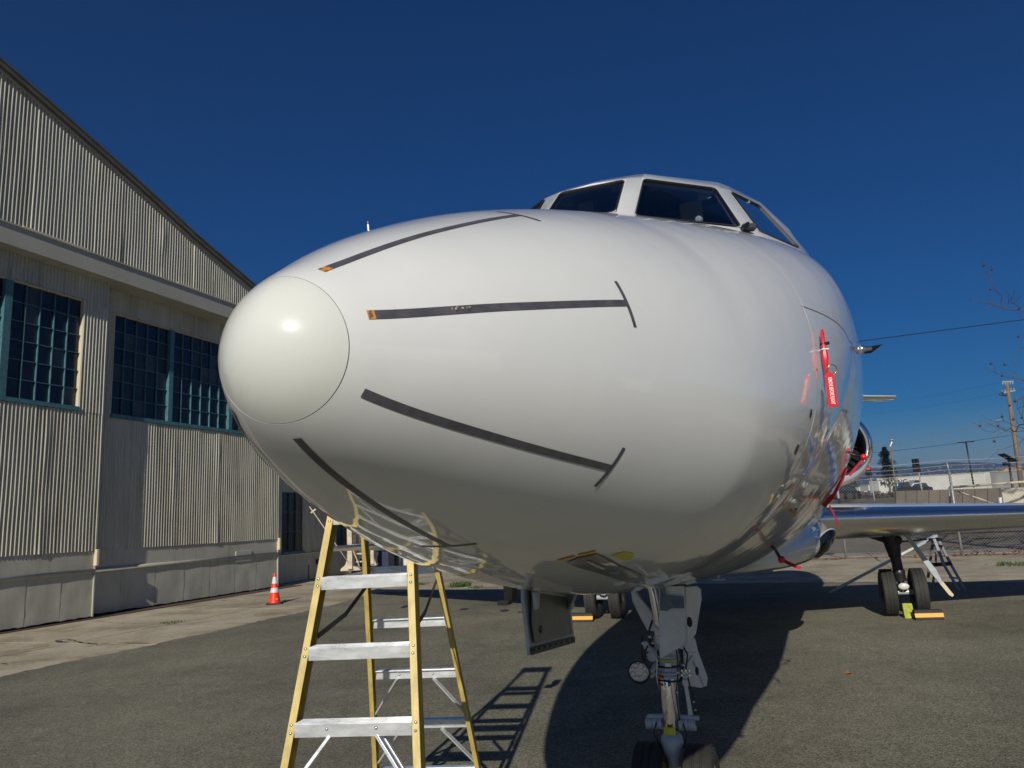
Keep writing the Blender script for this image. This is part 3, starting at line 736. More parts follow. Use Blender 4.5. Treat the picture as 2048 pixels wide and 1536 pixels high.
# wing to body fairing
def fairing():
    ss = [6.6, 6.9, 7.3, 7.8, 8.3, 8.8, 9.3, 9.8, 10.5, 11.5, 13, 14.5, 15.5]
    hw = [.25, .45, .66, .84, .97, 1.04, 1.09, 1.13, 1.17, 1.20, 1.20, 1.1, .7]
    zb = [1.06, 1.03, 1.00, .97, .94, .92, .90, .89, .88, .88, .90, 1.0, 1.15]
    zt = [1.25, 1.32, 1.40, 1.48, 1.53, 1.56, 1.60, 1.64, 1.68, 1.70, 1.68, 1.6, 1.5]
    V = []; n = 64
    for s, w, b, t in zip(ss, hw, zb, zt):
        zc = (b + t) / 2
        for j in range(n):
            a = 2 * math.pi * j / n; c, d = math.cos(a), math.sin(a); e = 2 / 2.5
            V.append((w * math.copysign(abs(d) ** e, d), s, zc + (t - zc) * math.copysign(abs(c) ** e, c)))
    F = [(i * n + j, i * n + (j + 1) % n, (i + 1) * n + (j + 1) % n, (i + 1) * n + j) for i in range(len(ss) - 1) for j in range(n)]
    F.append(tuple(range(n))[::-1])
    o = raw('wing_body_fairing', V, F, M['white'], AC, smooth=True)
    md = o.modifiers.new('s', 'SUBSURF'); md.levels = 1; md.render_levels = 1
    return o
fa = fairing()
# landing light window in the fairing
c = la(1650, 1084, 9.0); c = Vector((.985, 8.36, 1.225))
nrm = Vector((.86, -.50, -.12)).normalized(); u_ = Vector((.45, .78, .40)); u_ = (u_ - nrm * u_.dot(nrm)).normalized(); v_ = nrm.cross(u_)
mb = MB(); V = []
def disc(cx, ru, rv, off, dome, n=28, K=5):
    V = [cx + nrm * (off + dome)]; F = []
    for k in range(1, K + 1):
        for j in range(n):
            a = 2 * math.pi * j / n; V.append(cx + u_ * ru * math.cos(a) * k / K + v_ * rv * math.sin(a) * k / K + nrm * (off + dome * (1 - (k / K) ** 2)))
    for j in range(n):
        F.append((0, 1 + j, 1 + (j + 1) % n))
        for k in range(K - 1): a = 1 + k * n; F.append((a + j, a + n + j, a + n + (j + 1) % n, a + (j + 1) % n))
    return V, F
ll_ = empty('landing_light', parent=AC)
V, F = disc(c, .295, .116, .000, .035); raw('light_housing', V, F, M['steelpaint'], ll_, smooth=True)
V, F = disc(c + u_ * .0, .275, .104, .008, .036); raw('light_recess', V, F, M['geardark'], ll_, smooth=True)
V, F = disc(c + u_ * .0, .278, .106, .014, .042); raw('light_lens', V, F, M['lens'], ll_, smooth=True)
mb = MB(); mb.lathe([(0, .010), (.04, .012), (.06, .022), (.064, .026)], c + nrm * .02 + u_ * .03, nrm, 20); mb.build('light_bulb', M['alu'], ll_, smooth=True)
mb = MB(); mb.lathe([(0, .010), (.03, .012), (.045, .020), (.048, .024)], c + nrm * .014 - u_ * .12, nrm, 20); mb.build('light_bulb', M['alu'], ll_, smooth=True)

# ---------------- engines and tail
for sg in (1, -1):
    E_ = empty('engine', parent=AC)
    cc = Vector((sg * 1.62, 11.6, 2.62))
    if sg == 1: cc = Vector((1.44, 11.6, 2.53))
    else: cc = Vector((-1.54, 11.6, 2.53))
    mb = MB(); mb.lathe([(.445, .10), (.44, .03), (.455, -.005), (.485, -.015), (.515, .005), (.54, .06), (.56, .18)], cc, (0, 1, 0), 48); mb.build('intake_lip', M['chrome'], E_, smooth=True)
    mb = MB(); mb.lathe([(.558, .18), (.60, .6), (.61, 1.4), (.56, 2.4), (.44, 3.1)], cc, (0, 1, 0), 48); mb.build('nacelle', M['white'], E_, smooth=True)
    mb = MB(); mb.lathe([(.444, .10), (.43, .5), (.0, .52)], cc, (0, 1, 0), 40); mb.build('intake_duct', M['darkmetal'], E_, smooth=True)
    mb = MB(); mb.lathe([(0, .18), (.07, .25), (.13, .45)], cc, (0, 1, 0), 20); mb.build('spinner', M['darkmetal'], E_, smooth=True)
    mb = MB()
    for k in range(24):
        a = 2 * math.pi * k / 24; d = Vector((math.cos(a), 0, math.sin(a))); t = Vector((-math.sin(a), .8, math.cos(a))).normalized()
        mb.prism([cc + d * .12 + Vector((0, .42, 0)) - t * .02, cc + d * .42 + Vector((0, .40, 0)) - t * .05, cc + d * .42 + Vector((0, .44, 0)) + t * .05, cc + d * .12 + Vector((0, .46, 0)) + t * .02], (0, .004, 0))
    mb.build('fan_blades', M['darkmetal'], E_)
    mb = MB(); mb.box((sg * 1.0, 13.1, 2.66), (1.0, 1.9, .16)); mb.build('pylon', M['white'], E_, bevel=.05)
def slabwing(name, secs, m, parent):
    """secs: (origin LE, chord, thickness dir vector scale)"""
    V = []; n = len(AF)
    for (o, ch, td) in secs:
        o = Vector(o); td = Vector(td)
        for x, y in AF: V.append(o + Vector((0, x * ch, 0)) + td * (y / .12 * ch))
    F = [(i * n + j, i * n + j + 1, (i + 1) * n + j + 1, (i + 1) * n + j) for i in range(len(secs) - 1) for j in range(n - 1)]
    F.append(tuple(range((len(secs) - 1) * n, len(secs) * n)))
    return raw(name, V, F, M[m], parent, smooth=True)
slabwing('fin', [((0, 14.6, 3.1), 4.2, (.09, 0, 0)), ((0, 17.3, 5.9), 2.2, (.09, 0, 0))], 'white', AC)
for sg in (1, -1):
    slabwing('tailplane', [((sg * .15, 17.4, 4.28), 2.0, (0, 0, .08)), ((sg * 3.4, 18.7, 4.10), 1.0, (0, 0, .07))], 'white', AC)

# ---------------- flight deck windows
def mir(p): return Vector((-p[0], p[1], p[2]))
b0 = Vector((0, 1.795, 2.765)); b1 = Vector((.150, 1.80, 2.748)); b2 = Vector((.216, 1.81, 2.722)); b3 = Vector((.580, 2.0, 2.680)); b4 = Vector((.642, 2.10, 2.688)); b5 = Vector((.812, 2.72, 2.800))
t0 = Vector((0, 2.125, 3.030)); t1 = Vector((.140, 2.127, 3.021)); t2 = Vector((.212, 2.15, 3.020)); t3 = Vector((.487, 2.38, 3.018)); t4 = Vector((.542, 2.44, 3.020)); t5 = Vector((.661, 2.75, 3.052))
r0 = Vector((0, 2.36, 3.150)); r1 = Vector((.15, 2.37, 3.148)); r2 = Vector((.19, 2.38, 3.148)); r3 = la(1434, 364, 2.60); r4 = la(1460, 374, 2.66); r5 = la(1521, 405, 2.84)
f0 = Vector((0, 1.70, 2.66)); f1 = Vector((.155, 1.70, 2.655)); f2 = Vector((.23, 1.72, 2.66)); f3 = Vector((.60, 1.93, 2.618)); f4 = Vector((.67, 2.04, 2.615)); f5 = Vector((.86, 2.70, 2.66))
b6 = la(1613, 503, 2.93); t6 = b6 + Vector((.0, .25, .16)); t6 = la(1575, 458, 2.98); r6 = la(1578, 458, 3.02); f6 = la(1622, 512, 3.0); 
f6 = Vector((.885, 2.98, 2.72))
def roofring(s, zr, n=7):
    w, zt, zb, zc, pu, pl_ = [float(v) for v in fpar(s)]
    out = []
    zs = zc + (zt - zc) * .62
    for k in range(n):
        a = R(k / (n - 1) * 76); wl = w * .995
        out.append(Vector((wl * math.sin(a) ** 1.0, s, zc + (zr - zc) * math.cos(a) ** .95)))
    return out
def profrow(k): return None
ringF = [f0, f1, f2, f3, f4, f5, f6]; ringB = [b0, b1, b2, b3, b4, b5, b6]; ringT = [t0, t1, t2, t3, t4, t5, t6]; ringR = [r0, r1, r2, r3, r4, r5, r6]
rA = roofring(3.5, 3.36); rB = roofring(4.6, 3.50); rC = roofring(6.5, 3.53); rD = roofring(9.3, 3.53)
rings = [ringF, ringB, ringT, ringR, rA, rB, rC, rD]
allr = [[mir(p) for p in rg[:0:-1]] + rg for rg in rings]; nn_ = len(allr[0])
V = [p for rg in allr for p in rg]; F = []
holes = []
mid = nn_ // 2
paneR = {1: 'front', }
for i in range(len(rings) - 1):
    for j in range(nn_ - 1):
        k = j - mid if j >= mid else mid - 1 - j      # segment number outward from centre
        if i == 1 and k in (0, 2, 4): holes.append((j, k)); continue
        F.append((i * nn_ + j, i * nn_ + j + 1, (i + 1) * nn_ + j + 1, (i + 1) * nn_ + j))
for e in (0, nn_ - 1):
    for i in range(3): F.append((i * nn_ + e, (i + 1) * nn_ + e, 4 * nn_ + e))
can = MB(); can.v = [tuple(p) for p in V]; can.f = F; can.m = [0] * len(F)
co = can.build('canopy_frame', M['white'], AC)
# crease-aware smoothing: bevel the sharp edges, smooth the rest
co.data.polygons.foreach_set('use_smooth', [True] * len(co.data.polygons)); co.data.set_sharp_from_angle(angle=R(26))
md = co.modifiers.new('solid', 'SOLIDIFY'); md.thickness = .03; md.offset = -1
md = co.modifiers.new('bevel', 'BEVEL'); md.width = .007; md.segments = 3; md.limit_method = 'ANGLE'; md.angle_limit = R(20)
def pane(pts, name='window_pane'):
    """pts: outline in order; a dark seal round a recessed tinted pane"""
    P = [Vector(p) for p in pts]; c = sum(P, Vector()) / len(P)
    n_ = (P[1] - P[0]).cross(P[-1] - P[0]).normalized()
    if n_.dot(c - Vector((0, 3.2, 2.4))) < 0: n_ = -n_
    # rounded corners
    out = []
    N_ = len(P)
    for i in range(N_):
        a, b, d = P[i - 1], P[i], P[(i + 1) % N_]; ra = min(.03, .3 * (a - b).length); rb = min(.03, .3 * (d - b).length)
        pa = b + (a - b).normalized() * ra; pb = b + (d - b).normalized() * rb
        for t in (0, .33, .67, 1): out.append(pa * (1 - t) ** 2 + b * 2 * t * (1 - t) + pb * t * t)
    W_ = empty('cockpit_window', parent=AC)
    def shrink(pp, d): return [p + (c - p).normalized() * d for p in pp]
    mb = MB(); n = len(out); o1 = [p + n_ * .0015 for p in shrink(out, .001)]; o2 = [p + n_ * .003 for p in shrink(out, .007)]; o3 = [p - n_ * .012 for p in shrink(out, .009)]
    # fill the square corners of the opening in body colour
    mc = MB()
    for i in range(N_):
        for t in range(3): mc.add([P[i], out[i * 4 + t], out[i * 4 + t + 1]], [(0, 1, 2)])
    mc.build('window_corner', M['white'], W_)
    mb.add(o1 + o2 + o3, [(i, (i + 1) % n, n + (i + 1) % n, n + i) for i in range(n)] + [(n + i, n + (i + 1) % n, 2 * n + (i + 1) % n, 2 * n + i) for i in range(n)])
    mb.build('window_seal', M['seal'], W_)
    g = [p - n_ * .004 for p in shrink(out, .005)]
    MB().add(g, [tuple(range(n))]).build('glass', M['glassdark'], W_)
for j, k in sorted(set((h[0], h[1]) for h in holes)):
    if k == 0 and j == mid - 1: continue
    if k == 0: pane([mir(b1), b1, t1, mir(t1)]); continue
    pane([allr[1][j], allr[1][j + 1], allr[2][j + 1], allr[2][j]])
# thing seen through the glass: deck, rear wall, roof lining, visors, seats
CK = empty('cockpit_interior', parent=AC)
M['partition'] = mat('cockpit_lining', (.10, .105, .10), .8)
def skinz(s_, l):
    w, zt, zb, zc, pu, pl_ = [float(v) for v in fpar(s_)]; return zc + (zt - zc) * max(0, 1 - abs(l / w) ** pu) ** (1 / pu)
V = []; ns, nl = 16, 16
for i in range(ns + 1):
    s_ = 1.84 + 1.3 * i / ns; lm = float(np.interp(s_, [1.84, 2.02, 2.12, 2.72, 3.14], [.16, .50, .58, .74, .78]))
    for j in range(nl + 1): l = -lm + 2 * lm * j / nl; V.append((l, s_, skinz(s_, l) + .012))
raw('instrument_deck', V, [(i * (nl + 1) + j, i * (nl + 1) + j + 1, (i + 1) * (nl + 1) + j + 1, (i + 1) * (nl + 1) + j) for i in range(ns) for j in range(nl)], M['deck'], CK, smooth=True)
MB().prism([(-.86, 3.14, 2.6), (.86, 3.14, 2.6), (.80, 3.14, 2.95), (.60, 3.14, 3.16), (.3, 3.14, 3.27), (-.3, 3.14, 3.27), (-.60, 3.14, 3.16), (-.80, 3.14, 2.95)], (0, .02, 0)).build('rear_partition', M['partition'], CK)
MB().prism([(-.62, 2.62, 3.02), (.62, 2.62, 3.02), (.66, 3.12, 3.10), (-.66, 3.12, 3.10)], (0, 0, .02)).build('roof_lining', M['partition'], CK)
mb = MB()
for sg in (1, -1):
    mb.box((sg * .36, 2.56, 3.0), (.10, .02, .10)); mb.box((sg * .10, 2.42, 3.06), (.07, .02, .05)); mb.box((sg * .56, 2.80, 2.98), (.02, .16, .12))
mb.box(la(1306, 374, 2.24), (.035, .012, .030)); mb.box(la(1408, 392, 2.40), (.06, .012, .035)); mb.box(la(1134, 402, 2.20), (.05, .012, .05)); mb.box(la(1232, 376, 2.20), (.04, .012, .03))
mb.build('sun_visor', M['cream'], CK, bevel=.008)
mb = MB()
for sg in (1, -1): mb.box((sg * .34, 2.95, 2.80), (.26, .10, .34)); mb.box((sg * .34, 2.93, 3.0), (.16, .08, .10))
mb.build('pilot_seat', M['cream'], CK, bevel=.03)
mb = MB(); mb.tube([(.40, 2.5, 2.86), (.40, 2.42, 2.90)], .012); mb.blob((.40, 2.41, 2.9), .018); mb.build('fan', M['ptext'], CK)
# windscreen base step (worn sealant) and wiper
ribbon('windscreen_sealant', [hit(1275 + 170 * i / 20, 437 + 18 * (i / 20) + 1.5 * math.sin(i * 1.3)) or (1.5, .5) for i in range(19)], lambda u: .003 + .003 * math.sin(u * 9) ** 2, 'seamwhite', off=.0012)
WI = empty('wiper', parent=AC)
p = la(1497, 455, 1.96); MB().box(p, (.05, .035, .022), Matrix.Rotation(R(20), 3, 'Z')).build('wiper_motor', M['darkmetal'], WI, bevel=.004)
MB().bar(p + Vector((.0, -.01, .012)), la(1484, 458, 1.90), .012, .012).build('wiper_arm', M['black'], WI)

# ---------------- nose gear (nose wheels stand at station 3.45)
GS = 3.45
def g(x, y, ds=0.0): return la(x, y, GS + ds)
NG = empty('nose_gear', parent=AC)
ax_c = g(1347, 1500); ax_c = Vector((ax_c.x, GS, .215))
top = g(1326, 1180); mid = g(1337, 1372); low = g(1342, 1455)
dirv = (top - low).normalized()
def cyl(name, a, b, r, m, parent=NG, n=24, prof=None, smooth=True, **k):
    a = Vector(a); b = Vector(b); L = (b - a).length
    mb = MB(); mb.lathe(prof(L) if prof else [(0, 0), (r * .96, 0), (r, .004), (r, L - .004), (r * .96, L), (0, L)], a, (b - a), n)
    return mb.build(name, M[m], parent, auto=35, **k)
def gl(t, dx=0, dy=0): return low + (top - low) * t + Vector((dx, dy, 0))   # t=0 lower clevis, 1 = skin
a_, b_ = gl(.36), gl(1.12)
mb = MB(); L = (b_ - a_).length
mb.lathe([(0, 0), (.064, 0), (.070, .006), (.070, .014), (.064, .018), (.070, .022), (.070, .032), (.062, .038), (.061, .10), (.067, .105), (.067, .115), (.061, .12), (.062, .19), (.068, .195), (.068, .205), (.060, .21), (.058, L)], a_, b_ - a_, 36)
mb.build('oleo_cylinder', M['steelpaint'], NG, auto=30)
cyl('oleo_piston', gl(.0), gl(.40), .041, 'chrome', n=36)
cyl('green_hydraulic_band', gl(.485), gl(.50), .0685, 'yellow')
# lower clevis and axle fork
mb = MB(); lw = Vector(low); Lf = (lw - ax_c).length
mb.lathe([(0, 0), (.034, 0), (.036, .10), (.030, .13), (.034, .17), (.052, .20), (.058, .235), (.055, .27), (.040, .29), (0, .29)], ax_c, lw - ax_c, 28)
mb.build('axle_fork', M['steelpaint'], NG, auto=40)
mb = MB(); mb.box(lw + Vector((0, -.055, -.005)), (.062, .006, .040)); mb.build('data_label', M['yellow'], NG, bevel=.004)
for sg in (-1, 1):
    cyl('torque_link_pin', lw + Vector((sg * .045, 0, .02)), lw + Vector((sg * .130, 0, .02)), .031, 'steelpaint', prof=lambda L: [(0, 0), (.031, 0), (.031, .02), (.026, .024), (.031, .03), (.031, .045), (.026, .049), (.031, .055), (.031, L), (0, L)])
    cyl('tow_lug', lw + Vector((sg * .03, 0, .055)), lw + Vector((sg * (.12 if sg < 0 else .15), .0, .052)), .012, 'steelpaint')
cyl('axle', ax_c - Vector((.20, 0, 0)), ax_c + Vector((.20, 0, 0)), .022, 'steelpaint')
def wheel(parent, c, rad, wid, name='wheel', rim='alu', tilt=0):
    W_ = empty(name, parent=parent); c = Vector(c); rr = rad * .55; h = wid / 2
    prof = [(rr, -h * .62), (rr * 1.06, -h * .80), (rad * .80, -h * .98), (rad * .93, -h * .86), (rad * .985, -h * .58)]
    for gx in (-.36, -.12, .12, .36):
        prof += [(rad * (1 - .02 * abs(gx)), (gx - .035) * wid), (rad * .975, (gx - .02) * wid), (rad * .975, (gx + .02) * wid), (rad * (1 - .02 * abs(gx)), (gx + .035) * wid)]
    prof += [(rad * .985, h * .58), (rad * .93, h * .86), (rad * .80, h * .98), (rr * 1.06, h * .80), (rr, h * .62)]
    mb = MB(); mb.lathe(prof, c, (1, 0, 0), 64); mb.build('tyre', M['rubber'], W_, auto=30)
    mb = MB(); mb.lathe([(rr * 1.04, -h * .80), (rr * .96, -h * .72), (rr * .86, -h * .35), (rr * .4, -h * .30), (rr * .32, -h * .62), (0, -h * .62)], c, (1, 0, 0), 40)
    mb.lathe([(rr * 1.04, h * .80), (rr * .96, h * .72), (rr * .86, h * .35), (rr * .4, h * .30), (rr * .32, h * .62), (0, h * .62)], c, (1, 0, 0), 40)
    for k in range(9):
        an = 2 * math.pi * k / 9
        for sg in (-1, 1): mb.lathe([(.006 + rad * .02, 0), (.006 + rad * .02, sg * .012), (0, sg * .012)], c + Vector((sg * h * .34, math.cos(an) * rr * .66, math.sin(an) * rr * .66)), (1, 0, 0), 8)
    mb.build('rim', M[rim], W_, auto=30)
    return W_
wheel(NG, ax_c + Vector((-.128, 0, .01)), .225, .165, rim='rim'); wheel(NG, ax_c + Vector((.132, 0, .01)), .225, .165, rim='rim')
# torque links behind, hanging link and looms to starboard of the picture's right
mb = MB(); mb.prism([lw + Vector((-.04, .06, .0)), lw + Vector((.04, .06, .0)), lw + Vector((.02, .20, .12)), lw + Vector((-.02, .20, .12))], (0, .02, .01)); mb.prism([gl(.40) + Vector((-.04, .06, 0)), gl(.40) + Vector((.04, .06, 0)), lw + Vector((.02, .20, .12)), lw + Vector((-.02, .20, .12))], (0, .02, -.01))
mb.build('torque_link', M['steelpaint'], NG, bevel=.004)
# taxi lamp with eight emitters
lc = g(1278, 1343, -.10); ld = Vector((.10, -.97, -.10)).normalized(); TL = empty('taxi_light', parent=NG)
mb = MB(); mb.lathe([(0, -.05), (.045, -.045), (.056, -.02), (.058, .0), (.060, .012), (.056, .016), (.051, .012)], lc, ld, 40); mb.build('lamp_body', M['black'], TL, auto=40)
mb = MB(); mb.lathe([(0, .004), (.052, .004)], lc, ld, 32); mb.build('reflector', M['alu'], TL)
mb = MB(); u1 = ld.orthogonal().normalized(); v1 = ld.cross(u1)
for k in range(8):
    a = 2 * math.pi * (k + .5) / 8; mb.lathe([(.013, .012), (.010, .008), (.004, .005), (.004, .010), (0, .011)], lc + (u1 * math.cos(a) + v1 * math.sin(a)) * .034, ld, 14)
mb.build('emitter_cups', M['chrome'], TL, smooth=True)
mb = MB(); mb.lathe([(0, .014), (.052, .012)], lc, ld, 32); mb.build('lamp_glass', M['ledlens'], TL)
mb = MB(); mb.bar(lc + Vector((.055, .04, -.01)), gl(.50) + Vector((-.03, 0, 0)), .016, .022); mb.bar(lc + Vector((.05, .05, -.035)), gl(.42) + Vector((-.03, 0, 0)), .012, .016); mb.build('lamp_bracket', M['gearwhite'], TL, bevel=.002)
# steering actuator cluster
mb = MB(); sc_ = g(1302, 1315, -.07)
mb.lathe([(0, 0), (.024, 0), (.026, .004), (.026, .05), (.022, .06), (0, .06)], sc_, (.25, .9, .25), 24)
mb.lathe([(.019, -.001), (.014, -.002), (.014, -.001)], sc_, (.25, .9, .25), 24)
mb.tube([g(1290, 1290, -.05), g(1300, 1300, -.04), g(1318, 1312, -.03), g(1330, 1318, 0)], .016, 10)
mb.blob(g(1290, 1287, -.06), (.020, .016, .012), 10, 6)
mb.tube([g(1297, 1302, -.03), g(1318, 1296, 0)], .012, 8)
mb.build('steering_actuator', M['gearwhite'], NG, auto=50)
mb = MB(); mb.tube([g(1285, 1270, -.02), g(1283, 1295, -.02), g(1285, 1318, 0), g(1292, 1322, 0)], .0045, 6); mb.tube([g(1296, 1262, 0), g(1300, 1282, 0), g(1312, 1300, 0)], .006, 6)
mb.tube([g(1368, 1295, 0), g(1375, 1310, 0), g(1372, 1335, 0), g(1377, 1360, .02), g(1384, 1388, .02), g(1391, 1412, .02), g(1391, 1452, .0)], .0045, 6)
mb.tube([g(1362, 1290, 0), g(1366, 1330, 0), g(1362, 1362, 0)], .006, 6); mb.tube([g(1316, 1360, -.05), g(1340, 1364, -.06), g(1360, 1362, -.02)], .005, 6)
mb.build('hose', M['black'], NG, smooth=True)
mb = MB()
for k, (x, y) in enumerate(((1375, 1388), (1388, 1404), (1391, 1420), (1391, 1432), (1391, 1444))): mb.blob(g(x, y, .015), .006, 8, 5)
mb.build('hose_clip', M['trim'], NG, smooth=True)
mb = MB(); mb.tube([g(1319, 1352, -.06), g(1328, 1355, -.065)], .007, 8); mb.tube([g(1318, 1368, -.06), g(1326, 1370, -.06)], .007, 8); mb.build('red_cap', M['red'], NG, smooth=True)
mb = MB(); mb.bar(g(1364, 1345, 0), g(1384, 1345, 0), .03, .016); mb.bar(g(1366, 1352, 0), g(1382, 1352, 0), .02, .010); mb.bar(g(1370, 1358), g(1372, 1372), .022, .03)
mb.prism([g(1368, 1372, .0), g(1375, 1372, .0), g(1386, 1434, .0), g(1384, 1444, .0), g(1374, 1440, .0), g(1376, 1425, .0)], (0, .012, 0)); mb.build('hanging_link', M['gearwhite'], NG, bevel=.002)
def gtube(name, pts, r, m): mb = MB(); mb.tube([g(*p) for p in pts], r, 8); return mb.build(name, M[m], NG, smooth=True)
gtube('hydraulic_line', [(1311, 1300, -.08), (1314, 1325, -.09), (1313, 1352, -.09), (1318, 1380, -.07)], .0035, 'alu'); gtube('hydraulic_line', [(1353, 1300, -.06), (1356, 1330, -.08), (1355, 1358, -.08), (1352, 1385, -.06), (1356, 1420, -.03), (1362, 1458, -.01)], .0035, 'black')
gtube('hydraulic_line', [(1296, 1292, -.06), (1288, 1305, -.08), (1290, 1325, -.09), (1300, 1335, -.09)], .004, 'black'); gtube('wiring_loom', [(1286, 1332, -.04), (1300, 1345, -.02), (1312, 1342, -.03), (1318, 1325, -.05), (1316, 1300, -.05)], .0045, 'black')
gtube('wiring_loom', [(1305, 1240, -.02), (1298, 1262, -.03), (1300, 1282, -.05)], .006, 'darkmetal')
mb = MB()
for (x, y, d_, r_c) in ((1314, 1330, -.09, .008), (1355, 1345, -.085, .008), (1354, 1385, -.06, .007), (1362, 1295, -.02, .012), (1366, 1330, -.01, .010), (1300, 1274, -.04, .012), (1306, 1286, -.05, .010), (1296, 1310, -.08, .009)): mb.blob(g(x, y, d_), (r_c, r_c, r_c * .8), 8, 6)
mb.build('line_fittings', M['alu'], NG, smooth=True, kind='stuff')
mb = MB()
for (x, y) in ((1364, 1341), (1372, 1341), (1380, 1341), (1364, 1350), (1380, 1350)): mb.lathe([(.0, .008), (.006, .008), (.007, 0)], g(x, y, -.015), (0, -1, 0), 8)
mb.build('pin_heads', M['chrome'], NG, auto=40, kind='stuff')
cyl('clamp_band', gl(.62), gl(.64), .0645, 'alu'); cyl('clamp_band', gl(.44), gl(.455), .0715, 'darkmetal')
mb = MB(); mb.box(g(1336, 1330, -.075), (.03, .003, .018)); mb.build('gear_placard', M['ptext'], NG)
for sg in (-1, 1):
    mb = MB(); mb.tube([lw + Vector((sg * .07, -.03, .03)), lw + Vector((sg * .085, -.045, -.02)), lw + Vector((sg * .06, -.03, -.09))], .004, 6); mb.build('brake_pipe', M['black'], NG, smooth=True)
# drag brace, rear struts
cyl('drag_brace', g(1303, 1172, -.10), g(1322, 1270, -.08), .021, 'chrome')
cyl('drag_brace_foot', g(1314, 1252, -.10), g(1318, 1285, -.05), .016, 'gearwhite')
# leg door (carried on the strut): scraped, part repainted
def plate(name, pts, th, m, parent, bevel=.004):
    mb = MB(); P = [Vector(p) for p in pts]; n_ = (P[1] - P[0]).cross(P[-1] - P[0]).normalized(); mb.prism(P, n_ * th); return mb.build(name, M[m], parent, bevel=bevel)
doorp = [g(1318, 1173, -.14), g(1368, 1172, -.14), g(1371, 1230, -.14), g(1369, 1290, -.14), g(1320, 1318, -.14), g(1318, 1250, -.14)]
LD = plate('leg_door', doorp, .012, 'gearwhite', NG)
M['wornpatch'] = mat('bare_metal_wear', (.115, .155, .215), .35, .3, var=.25, scale=30)
plate('worn_patch', [g(1320, 1175, -.157), g(1331, 1175, -.157), g(1332, 1190, -.157), g(1368, 1193, -.157), g(1369, 1217, -.157), g(1345, 1216, -.157), g(1334, 1222, -.157), g(1320, 1221, -.157)], .001, 'wornpatch', LD, bevel=0)
plate('belly_panel', [g(1300, 1132, -.7), g(1322, 1136, -.6), g(1352, 1152, -.3), g(1368, 1168, -.12), g(1320, 1171, -.12), g(1302, 1158, -.35)], .008, 'gearwhite', NG, bevel=.002)
plate('belly_panel', [g(1352, 1158, .0), g(1384, 1160, .1), g(1394, 1165, .15), g(1374, 1170, .1)], .008, 'gearwhite', NG, bevel=.002)
# bay doors: port aft (edge on), starboard aft, starboard forward (inner face seen)
def sdoor(name, pts, th, m='gearwhite'):
    return plate(name, pts, th, m, NG, bevel=.003)
sdoor('bay_door', [g(1372, 1174, .05), g(1395, 1172, .35), g(1402, 1178, .42), g(1404, 1198, .42), g(1392, 1268, .35), g(1376, 1290, .05)], .014)
sdoor('bay_door', [g(1370, 1290, .12), g(1390, 1275, .35), g(1396, 1300, .35), g(1416, 1355, .4), g(1414, 1372, .4), g(1402, 1376, .35), g(1368, 1370, .12)], .012)
mb = MB(); mb.bar(g(1386, 1316, .1), g(1409, 1370, .15), .022, .020); mb.bar(g(1371, 1180, .0), g(1372, 1290, .0), .012, .012); mb.bar(g(1362, 1345, .03), g(1386, 1312, .1), .02, .016); mb.bar(g(1374, 1306, .05), g(1390, 1306, .1), .016, .014)
mb.build('door_link', M['gearwhite'], NG, bevel=.004)
for q_, rx in (((1379, 1244), .028), ((1394, 1342), .018)):
    mb = MB(); cc = g(*q_, .02 if rx > .02 else .06); mb.blob(cc, (rx * .55, .006, rx * (1 if rx > .02 else 1.3)), 16, 8); mb.build('lightening_hole', M['geardark'], NG, smooth=True)
sdoor('bay_door', [g(1262, 1184, .3), g(1272, 1184, .25), g(1298, 1222, .2), g(1310, 1262, .2), g(1295, 1262, .25), g(1283, 1240, .3), g(1264, 1202, .3)], .010)
mb = MB(); mb.bar(g(1268, 1184, .22), g(1300, 1222, .15), .010, .012); mb.bar(g(1300, 1222, .15), g(1312, 1262, .15), .010, .012); mb.build('door_flange', M['gearwhite'], NG)
mb = MB(); mb.box(g(1322, 1195, .08), (.05, .12, .30)); mb.build('bay_structure', M['gearwhite'], NG, bevel=.004)
mb = MB(); mb.box(g(1345, 1172, .20) + Vector((0, 0, .03)), (.14, .5, .02)); mb.build('bay_roof', M['geardark'], NG)
# forward bay door hanging to starboard
FD = empty('forward_bay_door', parent=AC)
def fd(x, y, l=-.215): return ll(x, y, l)
P4 = [fd(1048, 1163), fd(1140, 1187), fd(1150, 1284), fd(1061, 1311), fd(1055, 1260), fd(1048, 1200)]
mb = MB(); mb.prism(P4, (-.012, 0, 0)); mb.build('door_shell', M['steelpaint'], FD, bevel=.003)
M['doorin'] = mat('door_inner_paint', (.16, .165, .155), .4, 0, var=.15, scale=12)
mb = MB(); mb.prism([fd(1062, 1182, -.205), fd(1134, 1194, -.205), fd(1143, 1268, -.205), fd(1068, 1288, -.205), fd(1062, 1245, -.205)], (.006, 0, 0)); mb.build('inner_skin', M['doorin'], FD, bevel=.006)
mb = MB(); mb.prism([fd(1052, 1168, -.20), fd(1130, 1186, -.20), fd(1130, 1194, -.20), fd(1062, 1184, -.20)], (.012, 0, 0)); mb.build('door_lip', M['steelpaint'], FD, bevel=.003)
mb = MB(); mb.bar(fd(1063, 1303, -.207), fd(1149, 1279, -.207), .006, .022, up=(0, 0, 1)); mb.build('bottom_strip', M['darkmetal'], FD, bevel=.001)
for k in range(8):
    mb = MB(); cc = fd(1068 + 77 * k / 7, 1300 - 21 * k / 7, -.2035); mb.lathe([(0, .004), (.004, .003), (.005, 0)], cc, (1, 0, 0), 10); mb.build('bolt', M['black'], FD, smooth=True)
mb = MB()
